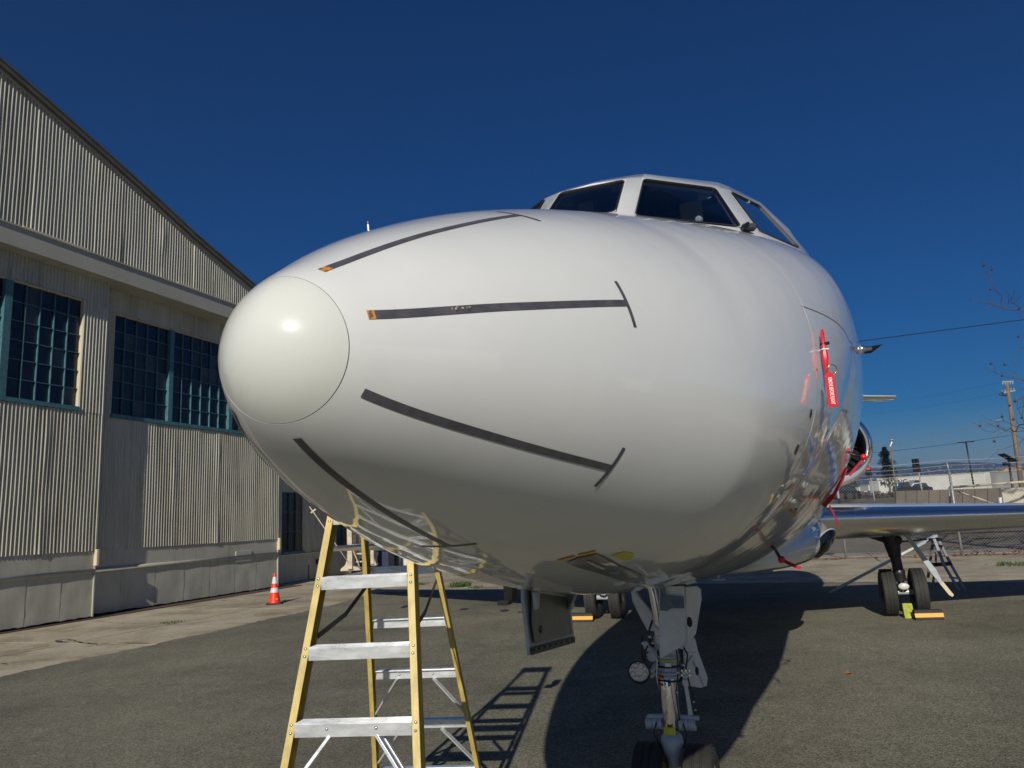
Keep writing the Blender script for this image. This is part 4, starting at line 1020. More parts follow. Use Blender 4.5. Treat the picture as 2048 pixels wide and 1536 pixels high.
for (x, y) in ((1067, 1192), (1138, 1192)):
    mb = MB(); mb.prism([fd(x - 4, y - 8, -.195), fd(x + 5, y - 8, -.195), fd(x + 4, y + 24, -.195), fd(x - 1, y + 28, -.195)], (.014, 0, 0)); mb.build('hinge_arm', M['steelpaint'], FD, bevel=.003)
mb = MB()
mb.prism([fd(1136, 1185, -.19), fd(1150, 1186, -.12), fd(1147, 1196, -.12), fd(1138, 1215, -.19)], (.01, 0, 0))
mb.build('hinge_arm', M['steelpaint'], FD, bevel=.003)
mb = MB(); mb.blob(fd(1082, 1259, -.198), (.003, .018, .014), 12, 6); mb.build('latch_recess', M['darkmetal'], FD, smooth=True)
# belly antennas
def antenna(name, px_, s, z1, shape, m):
    p = la(px_[0], px_[1], s); return p
p = la(1006, 1172, 4.6); mb = MB(); mb.prism([p, p + Vector((.075, .0, .0)), p + Vector((.055, .03, -.115)), p + Vector((-.005, .02, -.115))], (0, .12, 0)); mb.box(p + Vector((-.012, .05, -.125)), (.085, .10, .03)); mb.build('belly_antenna', M['black'], AC, bevel=.004)
p = la(1436, 1146, 5.5); mb = MB(); mb.tube([p + Vector((0, 0, .1)), p - Vector((0, 0, .045))], .008, 8); mb.lathe([(0, -.006), (.05, -.004), (.052, 0), (0, .004)], p - Vector((0, 0, .05)), (0, 0, 1), 20); mb.build('drain_mast', M['gearwhite'], AC, smooth=True)
# probe standing off the far side
p = la(737, 470, .62); mb = MB(); mb.tube([la(738, 475, .62), la(736, 449, .62)], .0022, 8); mb.build('ice_probe', M['gearwhite'], AC); mb = MB(); mb.tube([la(736, 449, .62), la(736, 443, .62)], .0026, 8); mb.build('probe_tip', M['black'], AC)
# angle vane on the port side with its bare root
p = Vector(fpt(2.95, R(89), 0)); d_ = la(1766, 688, 2.95) - p
mb = MB(); mb.lathe([(0, .0), (.022, .0), (.02, .012), (.012, .022), (.010, .05), (0, .052)], p - Vector((.0, 0, 0)), (1, 0, 0), 16); mb.build('vane_hub', M['alu'], AC, smooth=True)
pv = p + Vector((.03, 0, 0)); q_ = la(1766, 688, 2.95)
mb = MB(); mb.prism([pv + Vector((0, .012, .012)), q_, pv + Vector((.02, .03, -.016)), pv + Vector((-.02, .0, -.020))], (0, .008, 0)); mb.build('angle_vane', M['black'], AC, bevel=.002)

# ---------------- main gear
def maingear(lx, s0):
    G_ = empty('main_gear', parent=AC)
    z0 = 1.12; b = Vector((lx, s0, .335)); t = Vector((lx - .08 * (1 if lx > 0 else -1), s0 - .02, 1.25))
    d = (t - b); L = d.length
    mb = MB(); mb.lathe([(0, .16), (.075, .16), (.08, .20), (.075, .24), (.085, .26), (.085, .30), (.072, .32), (.072, .50), (.085, .51), (.09, .56), (.10, .62), (.12, .78), (.11, .9)], b, d, 28); mb.build('main_strut', M['darkmetal'], G_, auto=35)
    cyl('main_piston', b, b + d * .25, .045, 'chrome', parent=G_)
    cyl('main_axle', b - Vector((.25, 0, 0)), b + Vector((.25, 0, 0)), .04, 'steelpaint', parent=G_)
    mb = MB(); mb.blob(b + Vector((.0, -.12, .09)), (.075, .03, .05), 16, 8); mb.build('axle_cover', M['gearwhite'], G_, smooth=True)
    wheel(G_, b + Vector((-.20, 0, 0)), .335, .20, rim='darkmetal'); wheel(G_, b + Vector((.20, 0, 0)), .335, .20, rim='darkmetal')
    sg = 1 if lx > 0 else -1
    mb = MB(); mb.tube([t + Vector((0, 0, -.2)), t + Vector((-sg * .45, -.05, -.02))], .035, 10); mb.blob(t + Vector((.09, -.05, -.17)), .07, 12, 8); mb.tube([t + Vector((.09, 0, -.2)), t + Vector((.5, .1, -.18))], .012, 8); mb.build('side_brace', M['darkmetal'], G_, smooth=True)
    return G_
MGP = maingear(2.118, 11.70); maingear(-2.31, 11.60)
# port main gear door: long angled blade with a bare white foot
dp = [la(1810, 1072, 11.5), la(1818, 1070, 11.5), la(1850, 1112, 11.5), la(1872, 1138, 11.5), la(1886, 1165, 11.5), la(1880, 1168, 11.5), la(1862, 1146, 11.5), la(1830, 1100, 11.5)]
MD = plate('main_gear_door', dp, .03, 'steelpaint', AC, bevel=.006)
plate('door_foot', [la(1880, 1168, 11.49), la(1886, 1163, 11.49), la(1908, 1190, 11.49), la(1905, 1194, 11.49), la(1898, 1190, 11.49)], .03, 'trim', MD, bevel=.003)

# ================================================================== THINGS ON THE AIRCRAFT
def strap(mb, pts, w, th_=.0015):
    for a, b in zip(pts[:-1], pts[1:]): mb.bar(a, b, w, th_, up=(1, -1, .2))
def tagmesh(parent_loc_pts, name, label, group=None): pass
# pitot cover: red sleeve hugging the probe on the port side, ring, printed streamer
cs = [hit(1634, 662), hit(1637, 690), hit(1640, 715), hit(1643, 745), hit(1644, 758)]
PC = empty('probe_cover', wpt(fpt(*cs[2], .02)), label='red moulded probe cover strapped on the fuselage beside the seam', cat='probe cover')
def loc(p, root): return root.matrix_world.inverted() @ Vector(p)
bpy.context.view_layer.update()
C3 = [wpt(fpt(s_, t_, .014)) for s_, t_ in cs]
mb = MB(); mb.tube([loc(p, PC) for p in [C3[0], C3[0].lerp(C3[1], .3), C3[1], C3[2], C3[2].lerp(C3[3], .4), C3[3], C3[4]]], [.0035, .0060, .0055, .0105, .0085, .0058, .0050], 8); mb.build('sleeve', M['red'], PC, auto=40)
mb = MB(); mb.tube([loc(wpt(fpt(*cs[1], .004)), PC), loc(wpt(fpt(*cs[1], .03)), PC)], .005, 8); mb.build('foot', M['black'], PC)
mb = MB(); mb.box(loc(C3[1].lerp(C3[2], .45), PC), (.020, .020, .003)); mb.build('band', M['ptext'], PC)
def ring_pts(c, r, n, u, v): return [c + (u * math.cos(2 * math.pi * i / n) + v * math.sin(2 * math.pi * i / n)) * r for i in range(n + 1)]
rc = at(1658, 742, 1) ; ts = hit(1642, 741); rc = wpt(fpt(ts[0], ts[1], .03))
right = Vector(CAM[0]); upv = Vector(CAM[1])
mb = MB(); mb.tube([loc(p, PC) for p in ring_pts(rc, .0135, 20, right, upv)], .0013, 6, cap=False); mb.build('key_ring', M['brass'], PC, smooth=True)
tp = hit(1635, 746); tb = hit(1638, 814)
n_ = (wpt(fpt(tb[0], tb[1], .05)) - wpt(fpt(tb[0], tb[1], 0))).normalized()
P0 = wpt(fpt(tp[0], tp[1], .030)); n_ = (n_ * .35 + (Vector((0, 0, EYE + .3)) - P0).normalized()).normalized(); P1 = P0 - Vector((0, 0, 1)) * ((wpt(fpt(tp[0], tp[1], 0)) - wpt(fpt(tb[0], tb[1], 0))).length * .98)
axd = (P1 - P0).normalized(); sdv = axd.cross(n_).normalized()
if sdv.dot(right) < 0: sdv = -sdv
nn2 = sdv.cross(axd).normalized()
if nn2.dot(n_) < 0: nn2 = -nn2
TG = empty('warning_tag', P0, label='red tag hanging by a ring, reading REMOVE BEFORE FLIGHT', cat='tag')
bpy.context.view_layer.update()
Lt = (P1 - P0).length; hw = Lt * .13
mb = MB(); P = [P0 - sdv * hw * .3, P0 + sdv * hw * .3, P0 + sdv * hw + axd * Lt * .10, P1 + sdv * hw, P1 - sdv * hw, P0 - sdv * hw + axd * Lt * .10]
mb.prism([loc(p, TG) for p in P], nn2 * .0018); mb.build('tag_body', M['red'], TG, bevel=.0006)
def text(name, s, size, mtx, m, parent, ext=.0002, align='CENTER', sx=1.0):
    cu = bpy.data.curves.new(name, 'FONT'); cu.body = s; cu.size = size; cu.extrude = ext; cu.align_x = align; cu.align_y = 'CENTER'
    cu.materials.append(M[m]); cu.offset = size * .012
    o = bpy.data.objects.new(name, cu); COL.objects.link(o)
    if parent: o.parent = parent; o.matrix_parent_inverse = Matrix.Identity(4)
    bpy.context.view_layer.update()
    me = bpy.data.meshes.new_from_object(o.evaluated_get(bpy.context.evaluated_depsgraph_get())); bpy.data.objects.remove(o)
    o = bpy.data.objects.new(name, me); COL.objects.link(o); o.parent = parent
    o.matrix_local = mtx @ Matrix.Diagonal((sx, 1, 1, 1)); return o
cT = loc(P0.lerp(P1, .54) + nn2 * .0024, TG)
mt3 = Matrix((axd, -sdv * -1 if False else sdv, nn2)).transposed()
# reading direction runs down the tag; letters stand towards the right edge
rx = axd; rz = nn2; ry = rz.cross(rx)
mt4 = Matrix((rx, ry, rz)).transposed().to_4x4(); mt4.translation = cT
text('lettering', 'REMOVE BEFORE FLIGHT', hw * 1.15, mt4, 'ptext', TG, sx=Lt * .84 / (hw * 1.15 * 12.1))
# red streamers further aft
def streamer(label, pts_body, pts_strap, balls, rod=None, w=.03, name='red_streamer'):
    root = empty(name, pts_strap[0], label=label, cat='streamer', group='red covers and streamers on the port side'); bpy.context.view_layer.update()
    mb = MB(); strap(mb, [loc(p, root) for p in pts_strap], w); mb.build('webbing', M['redstrap'], root)
    if rod: mb = MB(); mb.tube([loc(p, root) for p in rod], .009, 8); mb.build('rod', M['black'], root, smooth=True)
    for c_, r_ in balls: mb = MB(); mb.blob(loc(c_, root), r_, 12, 8); mb.build('knob', M['red'], root, smooth=True)
    return root
def L3(x, y, s): return wpt(la(x, y, s))
streamer('red streamer and knob on a black rod under the engine intake', None, [L3(1729, 916, 4.4), L3(1722, 924, 4.4), L3(1709, 938, 4.4), L3(1699, 951, 4.4)], [(L3(1727, 914, 4.4), .02)], rod=[L3(1689, 905, 4.4), L3(1726, 914, 4.4)], w=.016)
streamer('long dark red strap running down the fuselage to the wing root', None, [L3(1693, 936, 4.3), L3(1684, 960, 4.25), L3(1668, 990, 4.2), L3(1646, 1012, 4.2)], [], w=.028)
streamer('short red ribbon drooping over the landing light', None, [L3(1659, 1011, 4.1), L3(1668, 1028, 4.1), L3(1673, 1042, 4.1), L3(1675, 1054, 4.1)], [], w=.022)
streamer('red capped black rod with ribbon sticking out below the belly', None, [L3(1563, 1119, 3.6), L3(1583, 1129, 3.6), L3(1602, 1137, 3.6)], [(L3(1563, 1119, 3.6), .02), (L3(1539, 1087, 3.4), .014)], rod=[L3(1540, 1088, 3.4), L3(1550, 1098, 3.5), L3(1558, 1112, 3.6), L3(1563, 1119, 3.6)], w=.018)
s_, t_ = hit(1580, 1020); p = Vector(fpt(s_, t_, 0)); n_ = (Vector(fpt(s_, t_, .03)) - p).normalized(); mb = MB(); mb.tube([p, p + n_ * .03, p + n_ * .032 + Vector((0, 0, .03))], .008, 8); mb.build('brass_fitting', M['brass'], AC, smooth=True)

# ================================================================== STEPLADDER
cx, cy, yaw, LH, tnN, tnB, w0, kw, z0, w1 = -.72, 3.953, .108, 2.426, .308, .388, .121, .088, 1.404, .104
lf = Vector((math.sin(yaw), math.cos(yaw), 0)); lr = Vector((math.cos(yaw), -math.sin(yaw), 0))
LAD = empty('stepladder', (cx, cy, 0), label='tall yellow fibreglass stepladder with aluminium steps under the nose', cat='stepladder')
def lp(z, side, near):
    a = (LH - z) * (tnN if near else tnB); w = (w0 if near else w1) + kw * (LH - z)
    return lf * (-a if near else a) + lr * side * w + Vector((0, 0, z))
for near in (True, False):
    fx = .034 if near else .026; dep = .075 if near else .05
    for sd in (-1, 1):
        a, b = lp(.0, sd, near), lp(LH - .05, sd, near); a = a + lr * sd * fx / 2; b = b + lr * sd * fx / 2
        outn = lf * (-1 if near else 1)
        # channel section: web on the outer side, two flanges
        mb = MB(); dv = (b - a).normalized(); fw = (lf - dv * lf.dot(dv)).normalized()
        def pr(c0, wx, wy):
            mb.prism([a + c0 - lr * wx / 2 - fw * wy / 2, a + c0 + lr * wx / 2 - fw * wy / 2, a + c0 + lr * wx / 2 + fw * wy / 2, a + c0 - lr * wx / 2 + fw * wy / 2], b - a)
        sgn = -1 if near else 1
        # the face towards the climber is at the fitted plane
        pr(-fw * 0, fx, .006) if near else pr(fw * 0, fx, .006)
        pr(fw * dep, fx, .006) if near else pr(-fw * dep + Vector(), fx, .006)
        cen = fw * dep / 2 if near else -fw * dep / 2
        pr(cen + lr * sd * (fx / 2 - .003), .006, dep)
        mb.build('rail', M['fibre'], LAD, bevel=.0015)
        mb = MB(); mb.box(a + cen + Vector((0, 0, .02)), (fx + .012, dep + .02, .05), Matrix.Rotation(-yaw, 3, 'Z')); mb.build('rubber_foot', M['rubber'], LAD, bevel=.006)
def rivets(parent, pts, n_, r=.0075):
    mb = MB()
    for p in pts: mb.lathe([(0, .004), (r * .6, .0035), (r, 0)], p, n_, 10)
    mb.build('rivet', M['alu'], parent, smooth=True, kind='stuff')
zz = z0 + .61
steps = [z0 + .305 * k for k in range(3, -5, -1)]
for z in steps:
    if z < .1 or z > 2.3: continue
    a, b = lp(z, -1, True), lp(z, 1, True); dn = -lf
    ST_ = empty('step', a.lerp(b, .5), parent=LAD)
    ctr = a.lerp(b, .5); w_ = (b - a).length
    mb = MB(); Rm = Matrix.Rotation(-yaw, 3, 'Z')
    mb.box(-lf * .004 + Vector((0, 0, -.006)), (w_, .004, .055), Rm); mb.box(lf * .034 + Vector((0, 0, .0195)), (w_, .077, .004), Rm); mb.box(lf * .071, (w_, .004, .04), Rm)
    for k in range(6): mb.box(lf * (.001 + k * .0138) + Vector((0, 0, .0235)), (w_, .005, .004), Rm)
    mb.build('tread', M['alu_step'], ST_, bevel=.001)
    rv = []
    for sd, e in ((-1, a), (1, b)):
        for dz in (-.015, .017): rv.append(e + lr * sd * .017 - lf * .0035 + Vector((0, 0, dz)) + lf * dz * tnN - ctr)
    rivets(ST_, rv, -lf)
    if z < .9:
        rivets(ST_, [Vector((0, 0, 0)) - lr * w_ * .22 - lf * .007, lr * w_ * .2 - lf * .007], -lf)
        for sd in (-1, 1):
            for o in (0.004, .055):
                q0 = lr * sd * w_ * (.20) + lf * (.0 + o) - Vector((0, 0, .03)); q1 = (lp(z - .26, sd, True) - ctr) + lf * (.01 + o)
                MB().bar(q0, q1, .014, .022, up=lf).build('knee_brace', M['alu_step'], ST_, bevel=.001)
for k in range(-1, 5):
    z = z0 - .305 * k
    if z < .1 : continue
    a, b = lp(z, -1, False), lp(z, 1, False); ctr = a.lerp(b, .5); w_ = (b - a).length
    BR_ = empty('rear_bar', ctr, parent=LAD); Rm = Matrix.Rotation(-yaw, 3, 'Z')
    mb = MB(); mb.box((0, 0, 0), (w_, .004, .048), Rm); mb.box(lf * .02 + Vector((0, 0, .023)), (w_, .045, .004), Rm); mb.box(-lf * .02 + Vector((0, 0, .023)), (w_, .004, .006), Rm)
    mb.build('bar', M['alu_step'], BR_, bevel=.001)
    rivets(BR_, [a - ctr - lr * .013 - lf * .045, b - ctr + lr * .013 - lf * .045], -lf, .006)
    if k >= 2 and z > .2:
        rivets(BR_, [-lr * w_ * .2 - lf * .004, lr * w_ * .2 - lf * .004], -lf, .006)
        for sd in (-1, 1):
            for o in (0, .03): MB().bar(lr * sd * w_ * .22 - lf * (.006 + o) - Vector((0, 0, .02)), (lp(z - .23, sd, False) - ctr) - lf * (.004 + o), .010, .018, up=lf).build('knee_brace', M['alu_step'], BR_, bevel=.001)
for sd in (-1, 1):
    a = lp(1.16, sd, True) + lf * .07 - lr * sd * .004; b = lp(1.34, sd, False) - lf * .05 - lr * sd * .002; md_ = a.lerp(b, .5) - Vector((0, 0, .035))
    mb = MB(); mb.bar(a, md_, .004, .026); mb.bar(md_, b, .004, .026); mb.build('spreader', M['darkmetal'], LAD, bevel=.001)
mb = MB(); mb.box((0, 0, LH), (.34, .20, .05), Matrix.Rotation(-yaw, 3, 'Z')); mb.build('ladder_top', M['black'], LAD, bevel=.01)

# ================================================================== CONE
cb = gnd(549, 1208); CO = empty('traffic_cone', cb, R(12), label='orange traffic cone with two white bands by the hangar', cat='traffic cone')
def cr(z): return .135 - (.135 - .026) * (z - .035) / .675
for nm, za, zb_, m_, dr in (('cone_body', .035, .71, 'cone', 0), ('reflective_band', .27, .375, 'reflect', .0025), ('reflective_band', .475, .625, 'reflect', .0025)):
    mb = MB(); pf = [(cr(za) + dr, za), (cr((za + zb_) / 2) + dr, (za + zb_) / 2), (cr(zb_) + dr, zb_)]
    if nm == 'cone_body': pf += [(cr(zb_) - .006, zb_), (cr(zb_) - .008, zb_ - .05)]
    mb.lathe(pf, (0, 0, 0), (0, 0, 1), 40); mb.build(nm, M[m_], CO, auto=40)
mb = MB(); mb.box((0, 0, .018), (.36, .36, .034)); mb.build('base', M['black'], CO, bevel=.012)
p = ray(556, 1196); mb = MB(); mb.prism([(.045, -.122, .10), (.085, -.10, .10), (.080, -.094, .135), (.043, -.116, .135)], (.002, -.005, 0)); mb.build('sticker', M['chockyellow'], CO)

# ================================================================== CHOCKS
def chock(p, rz, label, w=.36, n=2):
    c = empty('wheel_chock', p, rz, label=label, cat='wheel chock', group='yellow banded wheel chocks')
    mb = MB(); mb.prism([(-w / 2, -.09, .0), (-w / 2, .09, .0), (-w / 2, .05, .13), (-w / 2, -.05, .13)], (w, 0, 0)); mb.build('block', M['rubber'], c, bevel=.008)
    mb = MB(); mb.prism([(-w / 2 - .004, -.086, .035), (-w / 2 - .004, -.066, .09), (-w / 2 - .004, -.058, .09), (-w / 2 - .004, -.078, .035)], (w + .008, 0, 0)); mb.build('band', M['chockyellow'], c, bevel=.003)
    return c
pw = amat @ Vector((2.33, 11.28, 0)); chock(pw + Vector((0, 0, .007)), -R(12), 'black chock with a yellow band at the right hand main wheel')
pw = amat @ Vector((-2.62, 11.22, 0)); chock(pw + Vector((0, 0, .007)), -R(16), 'black chock with a yellow band at the far main wheels')
pw = amat @ Vector((2.10, 11.45, 0)); c_ = empty('lime_chock', pw + Vector((0, 0, .007)), -R(20), label='lime yellow plastic chock between the twin main wheels', cat='wheel chock')
MB().prism([(-.05, -.1, 0), (-.05, .12, 0), (-.05, .02, .20)], (.13, 0, 0)).build('block', M['lime'], c_, bevel=.01)
pw = amat @ Vector((-2.86, 11.22, 0)); mb = MB(); mb.blob((0, 0, .05), (.13, .06, .055), 12, 6, jit=.25); o = mb.build('rag', M['ptext'], None, smooth=True, label='crumpled white rag beside the far chock', cat='rag'); o.location = pw + Vector((0, 0, .008))

# ================================================================== FENCE AND WHAT LIES BEYOND
FB = gnd(1925, 1112); FDIR = (FB - gnd(1693, 1118)); FDIR.z = 0; FDIR.normalize(); FN = Vector((-FDIR.y, FDIR.x, 0))
SP = (FB - gnd(1693, 1118)).length
FE = empty('chain_link_fence', FB, math.atan2(FDIR.y, FDIR.x), label='tall chain link fence with barbed wire behind the wing', cat='fence')
FH = 2.35
for k in range(-6, 7):
    mb = MB(); mb.tube([(k * SP, 0, -.05), (k * SP, 0, FH + .05)], .036, 10); mb.tube([(k * SP, 0, FH + .04), (k * SP - .02, -.10 + .2, FH + .42)], [.022, .012], 6)
    mb.build('fence_post', M['galv'], FE, smooth=True)
L0, L1 = -6 * SP, 6 * SP
mb = MB(); d = .085; r_ = .0036
x = L0 - FH
while x < L1:
    for sgn in (1, -1):
        xa, xb = (x, x + FH) if sgn == 1 else (x + FH, x); za, zb = 0.04, FH
        # clip to the run
        def cl(xa, xb, za, zb):
            if xa > xb: xa, xb, za, zb = xb, xa, zb, za
            if xb <= L0 or xa >= L1: return None
            if xa < L0: za += (zb - za) * (L0 - xa) / (xb - xa); xa = L0
            if xb > L1: zb = za + (zb - za) * (L1 - xa) / (xb - xa); xb = L1
            return xa, xb, za, zb
        c = cl(xa, xb, za, zb)
        if c: mb.tube([(c[0], .038, c[2]), (c[1], .038, c[3])], r_, 3, cap=False)
    x += d
mb.build('chain_link_mesh', M['galv'], FE, kind='stuff')
for k, (dy, z) in enumerate(((.03, FH + .12), (.06, FH + .25), (.10, FH + .40))):
    mb = MB(); pts = []
    for i in range(12 * 8 + 1):
        t = i / 8; f_ = t - int(t); pts.append((L0 + t * SP, dy, z - .05 * math.sin(math.pi * f_) - k * 0))
    mb.tube(pts, .0035, 4)
    for i in range(280): xx = L0 + (L1 - L0) * i / 280; mb.bar((xx, dy - .015, z - .05), (xx + .02, dy + .015, z + .0), .003, .003)
    mb.build('barbed_wire', M['galv'], FE)
mb = MB(); mb.tube([(L0, .038, FH - .02), (L1, .038, FH - .02)], .005, 5); mb.tube([(L0, .038, .06), (L1, .038, .06)], .004, 5); mb.build('tension_wire', M['galv'], FE)
# leaves blown against the foot of the fence
mb = MB()
for i in range(2600):
    x = random.uniform(L0, L1); cl_ = .5 + .5 * math.sin(x * 1.7) * math.sin(x * .6 + 1)
    if random.random() > .35 + .65 * cl_: continue
    y = random.gauss(-.05, .13) ; p = FB + FDIR * x + FN * y + Vector((0, 0, .012 + random.random() ** 2 * .16 * cl_))
    s_ = random.uniform(.03, .065); a = random.uniform(0, 6.28); u = Vector((math.cos(a), math.sin(a), random.uniform(-.5, .5))) * s_; w = Vector((-math.sin(a), math.cos(a), random.uniform(-.6, .6))) * s_ * .7
    mb.add([p - u, p - w * .8, p + u, p + w], [(0, 1, 2, 3)])
mb.build('fallen_leaves', M['leaves'], label='drift of orange fallen leaves along the fence foot', cat='leaves', kind='stuff')

def weeds(p, n, r, h, label):
    mb = MB()
    for i in range(n):
        a = random.uniform(0, 6.28); q = Vector((math.cos(a), math.sin(a), 0)) * r * math.sqrt(random.random()); b = random.uniform(0, 6.28)
        t = Vector((math.cos(b), math.sin(b), 0)) * random.uniform(.2, 1) * h * .8; w = Vector((-math.sin(b), math.cos(b), 0)) * .008; hh = Vector((0, 0, h * random.uniform(.4, 1)))
        mb.add([q - w, q + w, q + t * .5 + w * .7 + hh * .8, q + t + hh], [(0, 1, 2, 3)])
    o = mb.build('weed_tuft', M['grass'], label=label, cat='weeds', group='weeds in the concrete joints', kind='stuff'); o.location = p
for (x, y, n, r, h, lb) in ((921, 1173, 170, .30, .16, 'largest green weed tuft on the concrete right of the ladder'), (953, 1176, 70, .22, .08, 'small weed tuft just right of the largest one'), (846, 1169, 60, .20, .08, 'small weed tuft seen between the ladder rails'),
                           (782, 1171, 90, .4, .06, 'thin flat weeds behind the ladder step'), (345, 1246, 60, .22, .05, 'low weeds in the joint by the hangar'), (566, 1203, 50, .2, .06, 'weeds right behind the traffic cone'), (2028, 1131, 90, .35, .12, 'weeds in the joint at the right edge of the photo'), (1760, 1146, 40, .3, .04, 'dry weeds in the joint left of the main wheels')):
    weeds(gnd(x, y), n, r, h, lb)
# a few stray leaves and tar spots on the asphalt
for (x, y) in ((1697, 1350), (1973, 1130)):
    p = gnd(x, y) + Vector((0, 0, .012)); o = MB().add([(-.05, 0, 0), (0, -.03, .012), (.05, .01, .0), (.0, .035, .02)], [(0, 1, 2, 3)]).build('stray_leaf', M['leaves'], label=('single dry leaf lying on the asphalt right of the nose wheel' if x < 1800 else 'single dry leaf lying on the concrete below the fence'), cat='leaf'); o.location = p
for (x, y, w, l_) in ((928, 1219, .10, .16), (1009, 1222, .10, .18), (810, 1214, .08, .3), (1040, 1225, .05, .1)):
    p = gnd(x, y) + Vector((0, 0, .009)); mb = MB(); mb.add([(w * math.cos(k * .7) * random.uniform(.8, 1.1), l_ * math.sin(k * .7) * random.uniform(.8, 1.1), 0) for k in range(9)], [tuple(range(9))]); o = mb.build('tar_spot', M['geardark'], kind='structure'); o.location = p
# tar smears and cracks in the concrete strip
M['tar'] = mat('tar_smear', (.07, .06, .05), .8, var=.3, scale=8)
def smear(pts, w, name='tar_crack'):
    V = []; P = [gnd(*p) for p in pts]
    fine = []
    for a, b in zip(P[:-1], P[1:]):
        n = max(2, int((b - a).length / .12)); fine += [a.lerp(b, t / n) for t in range(n)]
    fine.append(P[-1])
    for i, p in enumerate(fine):
        d = (fine[min(i + 1, len(fine) - 1)] - fine[max(i - 1, 0)]).normalized(); s_ = Vector((-d.y, d.x, 0)); ww = w * random.uniform(.2, 1.0) * (1 if 0 < i < len(fine) - 1 else .1); j = random.uniform(-.02, .02)
        V += [p + s_ * (ww + j) + Vector((0, 0, .0055)), p - s_ * (ww - j) + Vector((0, 0, .0055))]
    raw(name, V, [(2 * i, 2 * i + 1, 2 * i + 3, 2 * i + 2) for i in range(len(fine) - 1)], M['tar'], kind='structure')
smear([(112, 1281), (122, 1285), (140, 1284)], .06); smear([(110, 1281), (135, 1278), (165, 1286), (196, 1289)], .035); smear([(200, 1287), (232, 1289)], .02); smear([(240, 1286), (270, 1287), (305, 1287)], .02)
smear([(0, 1305), (60, 1298), (110, 1290)], .012); smear([(190, 1243), (250, 1247), (330, 1249), (440, 1249)], .010); smear([(440, 1201), (480, 1203)], .02); smear([(520, 1211), (600, 1209), (640, 1208)], .008); smear([(0, 1327), (14, 1329)], .03)
smear([(640, 1190), (700, 1188), (760, 1186)], .008); smear([(1700, 1146), (1900, 1141), (2048, 1136)], .012)

# --- aluminium steps / pole rest beside the main wheels, and the pole leaning on it
TB = gnd(1905, 1190)
def tube3(pts, r, m, parent, name, n=8):
    mb = MB(); mb.tube(pts, r, n); return mb.build(name, M[m], parent, smooth=True)
T0 = Vector((0, 0, 0)); apex = at(1872, 1080, 14.4); TR = empty('folding_trestle', gnd(1890, 1182), label='folding aluminium trestle with black joints behind the main wheels', cat='trestle'); bpy.context.view_layer.update()
def tl(x, y, Y): return loc(at(x, y, Y), TR)
mb = MB()
for top_, kn, ft in (((1868, 1078, 14.2), (1888, 1130, 13.9), (1918, 1180, 13.6)), ((1877, 1080, 14.4), (1903, 1131, 14.2), (1933, 1184, 13.9))):
    mb = MB(); mb.bar(tl(*top_), tl(*kn), .05, .03); mb.bar(tl(*kn), tl(*ft), .042, .03); mb.build('leg', M['galv'], TR, bevel=.004)
for top_, ft in (((1866, 1080, 14.6), (1856, 1155, 15.0)), ((1876, 1082, 14.7), (1864, 1184, 14.9))):
    mb = MB(); mb.bar(tl(*top_), tl(*ft), .045, .03); mb.build('leg', M['galv'], TR, bevel=.004)
mb = MB(); mb.bar(tl(1864, 1091, 14.2), tl(1884, 1092, 14.3), .05, .04); mb.bar(tl(1860, 1079, 14.2), tl(1880, 1078, 14.4), .07, .05); mb.build('joint', M['black'], TR, bevel=.01)
mb = MB(); mb.bar(tl(1862, 1130, 14.2), tl(1903, 1127, 14.1), .05, .07); mb.build('knee_bar', M['darkmetal'], TR, bevel=.01)
mb = MB(); mb.bar(tl(1899, 1154, 13.8), tl(1921, 1158, 13.8), .03, .03); mb.build('rung', M['galv'], TR)
pa, pb = at(1660, 1185, 14.0), at(1871, 1073, 14.5)
PO = empty('long_pole', pa, label='long thin white pole resting on the trestle and the ground', cat='pole'); bpy.context.view_layer.update()
tube3([Vector((0, 0, 0)), loc(pb, PO)], .028, 'gearwhite', PO, 'tube'); pm = at(1832, 1093, 14.35); mb = MB(); mb.bar(loc(pm, PO), loc(at(1872, 1071, 14.45), PO), .09, .05); mb.build('padded_sleeve', M['steelpaint'], PO, bevel=.01)

# --- board, gate rail, barrier
sb = MB(); B0 = at(2008, 1009, 27); B1 = at(2060, 1008, 26.5); up = Vector((0, 0, 1)); hB = .58
sb.prism([B0, B1, B1 + up * hB, B0 + up * hB], (0, .05, 0)); sb.build('board', M['sign'], label='blank cream board behind the fence at the right edge', cat='board', bevel=.01)
GR = empty('pipe_gate', at(1910, 975, 30), label='pale pipe barrier with a diagonal brace beyond the fence', cat='barrier'); bpy.context.view_layer.update()
q = lambda x, y, Y: loc(at(x, y, Y), GR)
tube3([q(1898, 975, 30), q(2070, 962, 28)], .045, 'trim', GR, 'rail'); tube3([q(1908, 980, 30), q(1990, 1008, 29)], .03, 'trim', GR, 'brace'); tube3([q(1898, 975, 30), q(1900, 1010, 30)], .04, 'galv', GR, 'post'); tube3([q(2000, 995, 29), q(2002, 1012, 29)], .06, 'ptext', GR, 'bollard')
BA = empty('concrete_barrier', at(1800, 1000, 55), label='weathered concrete barrier wall beyond the fence', cat='wall'); bpy.context.view_layer.update()
xsB = [1792, 1812, 1834, 1858, 1880, 1902, 1925, 1950, 1975, 2000, 2025, 2050]
for a, b in zip(xsB[:-1], xsB[1:]):
    ya, yb = 982 - (a - 1792) * .03, 982 - (b - 1792) * .03
    P = [at(a + .6, ya + 30, 55), at(b - .6, yb + 30, 55), at(b - .6, yb, 55), at(a + .6, ya, 55)]
    MB().prism([loc(p, BA) for p in P], (0, .3, 0)).build('barrier_block', M['barrier'], BA, bevel=.02)

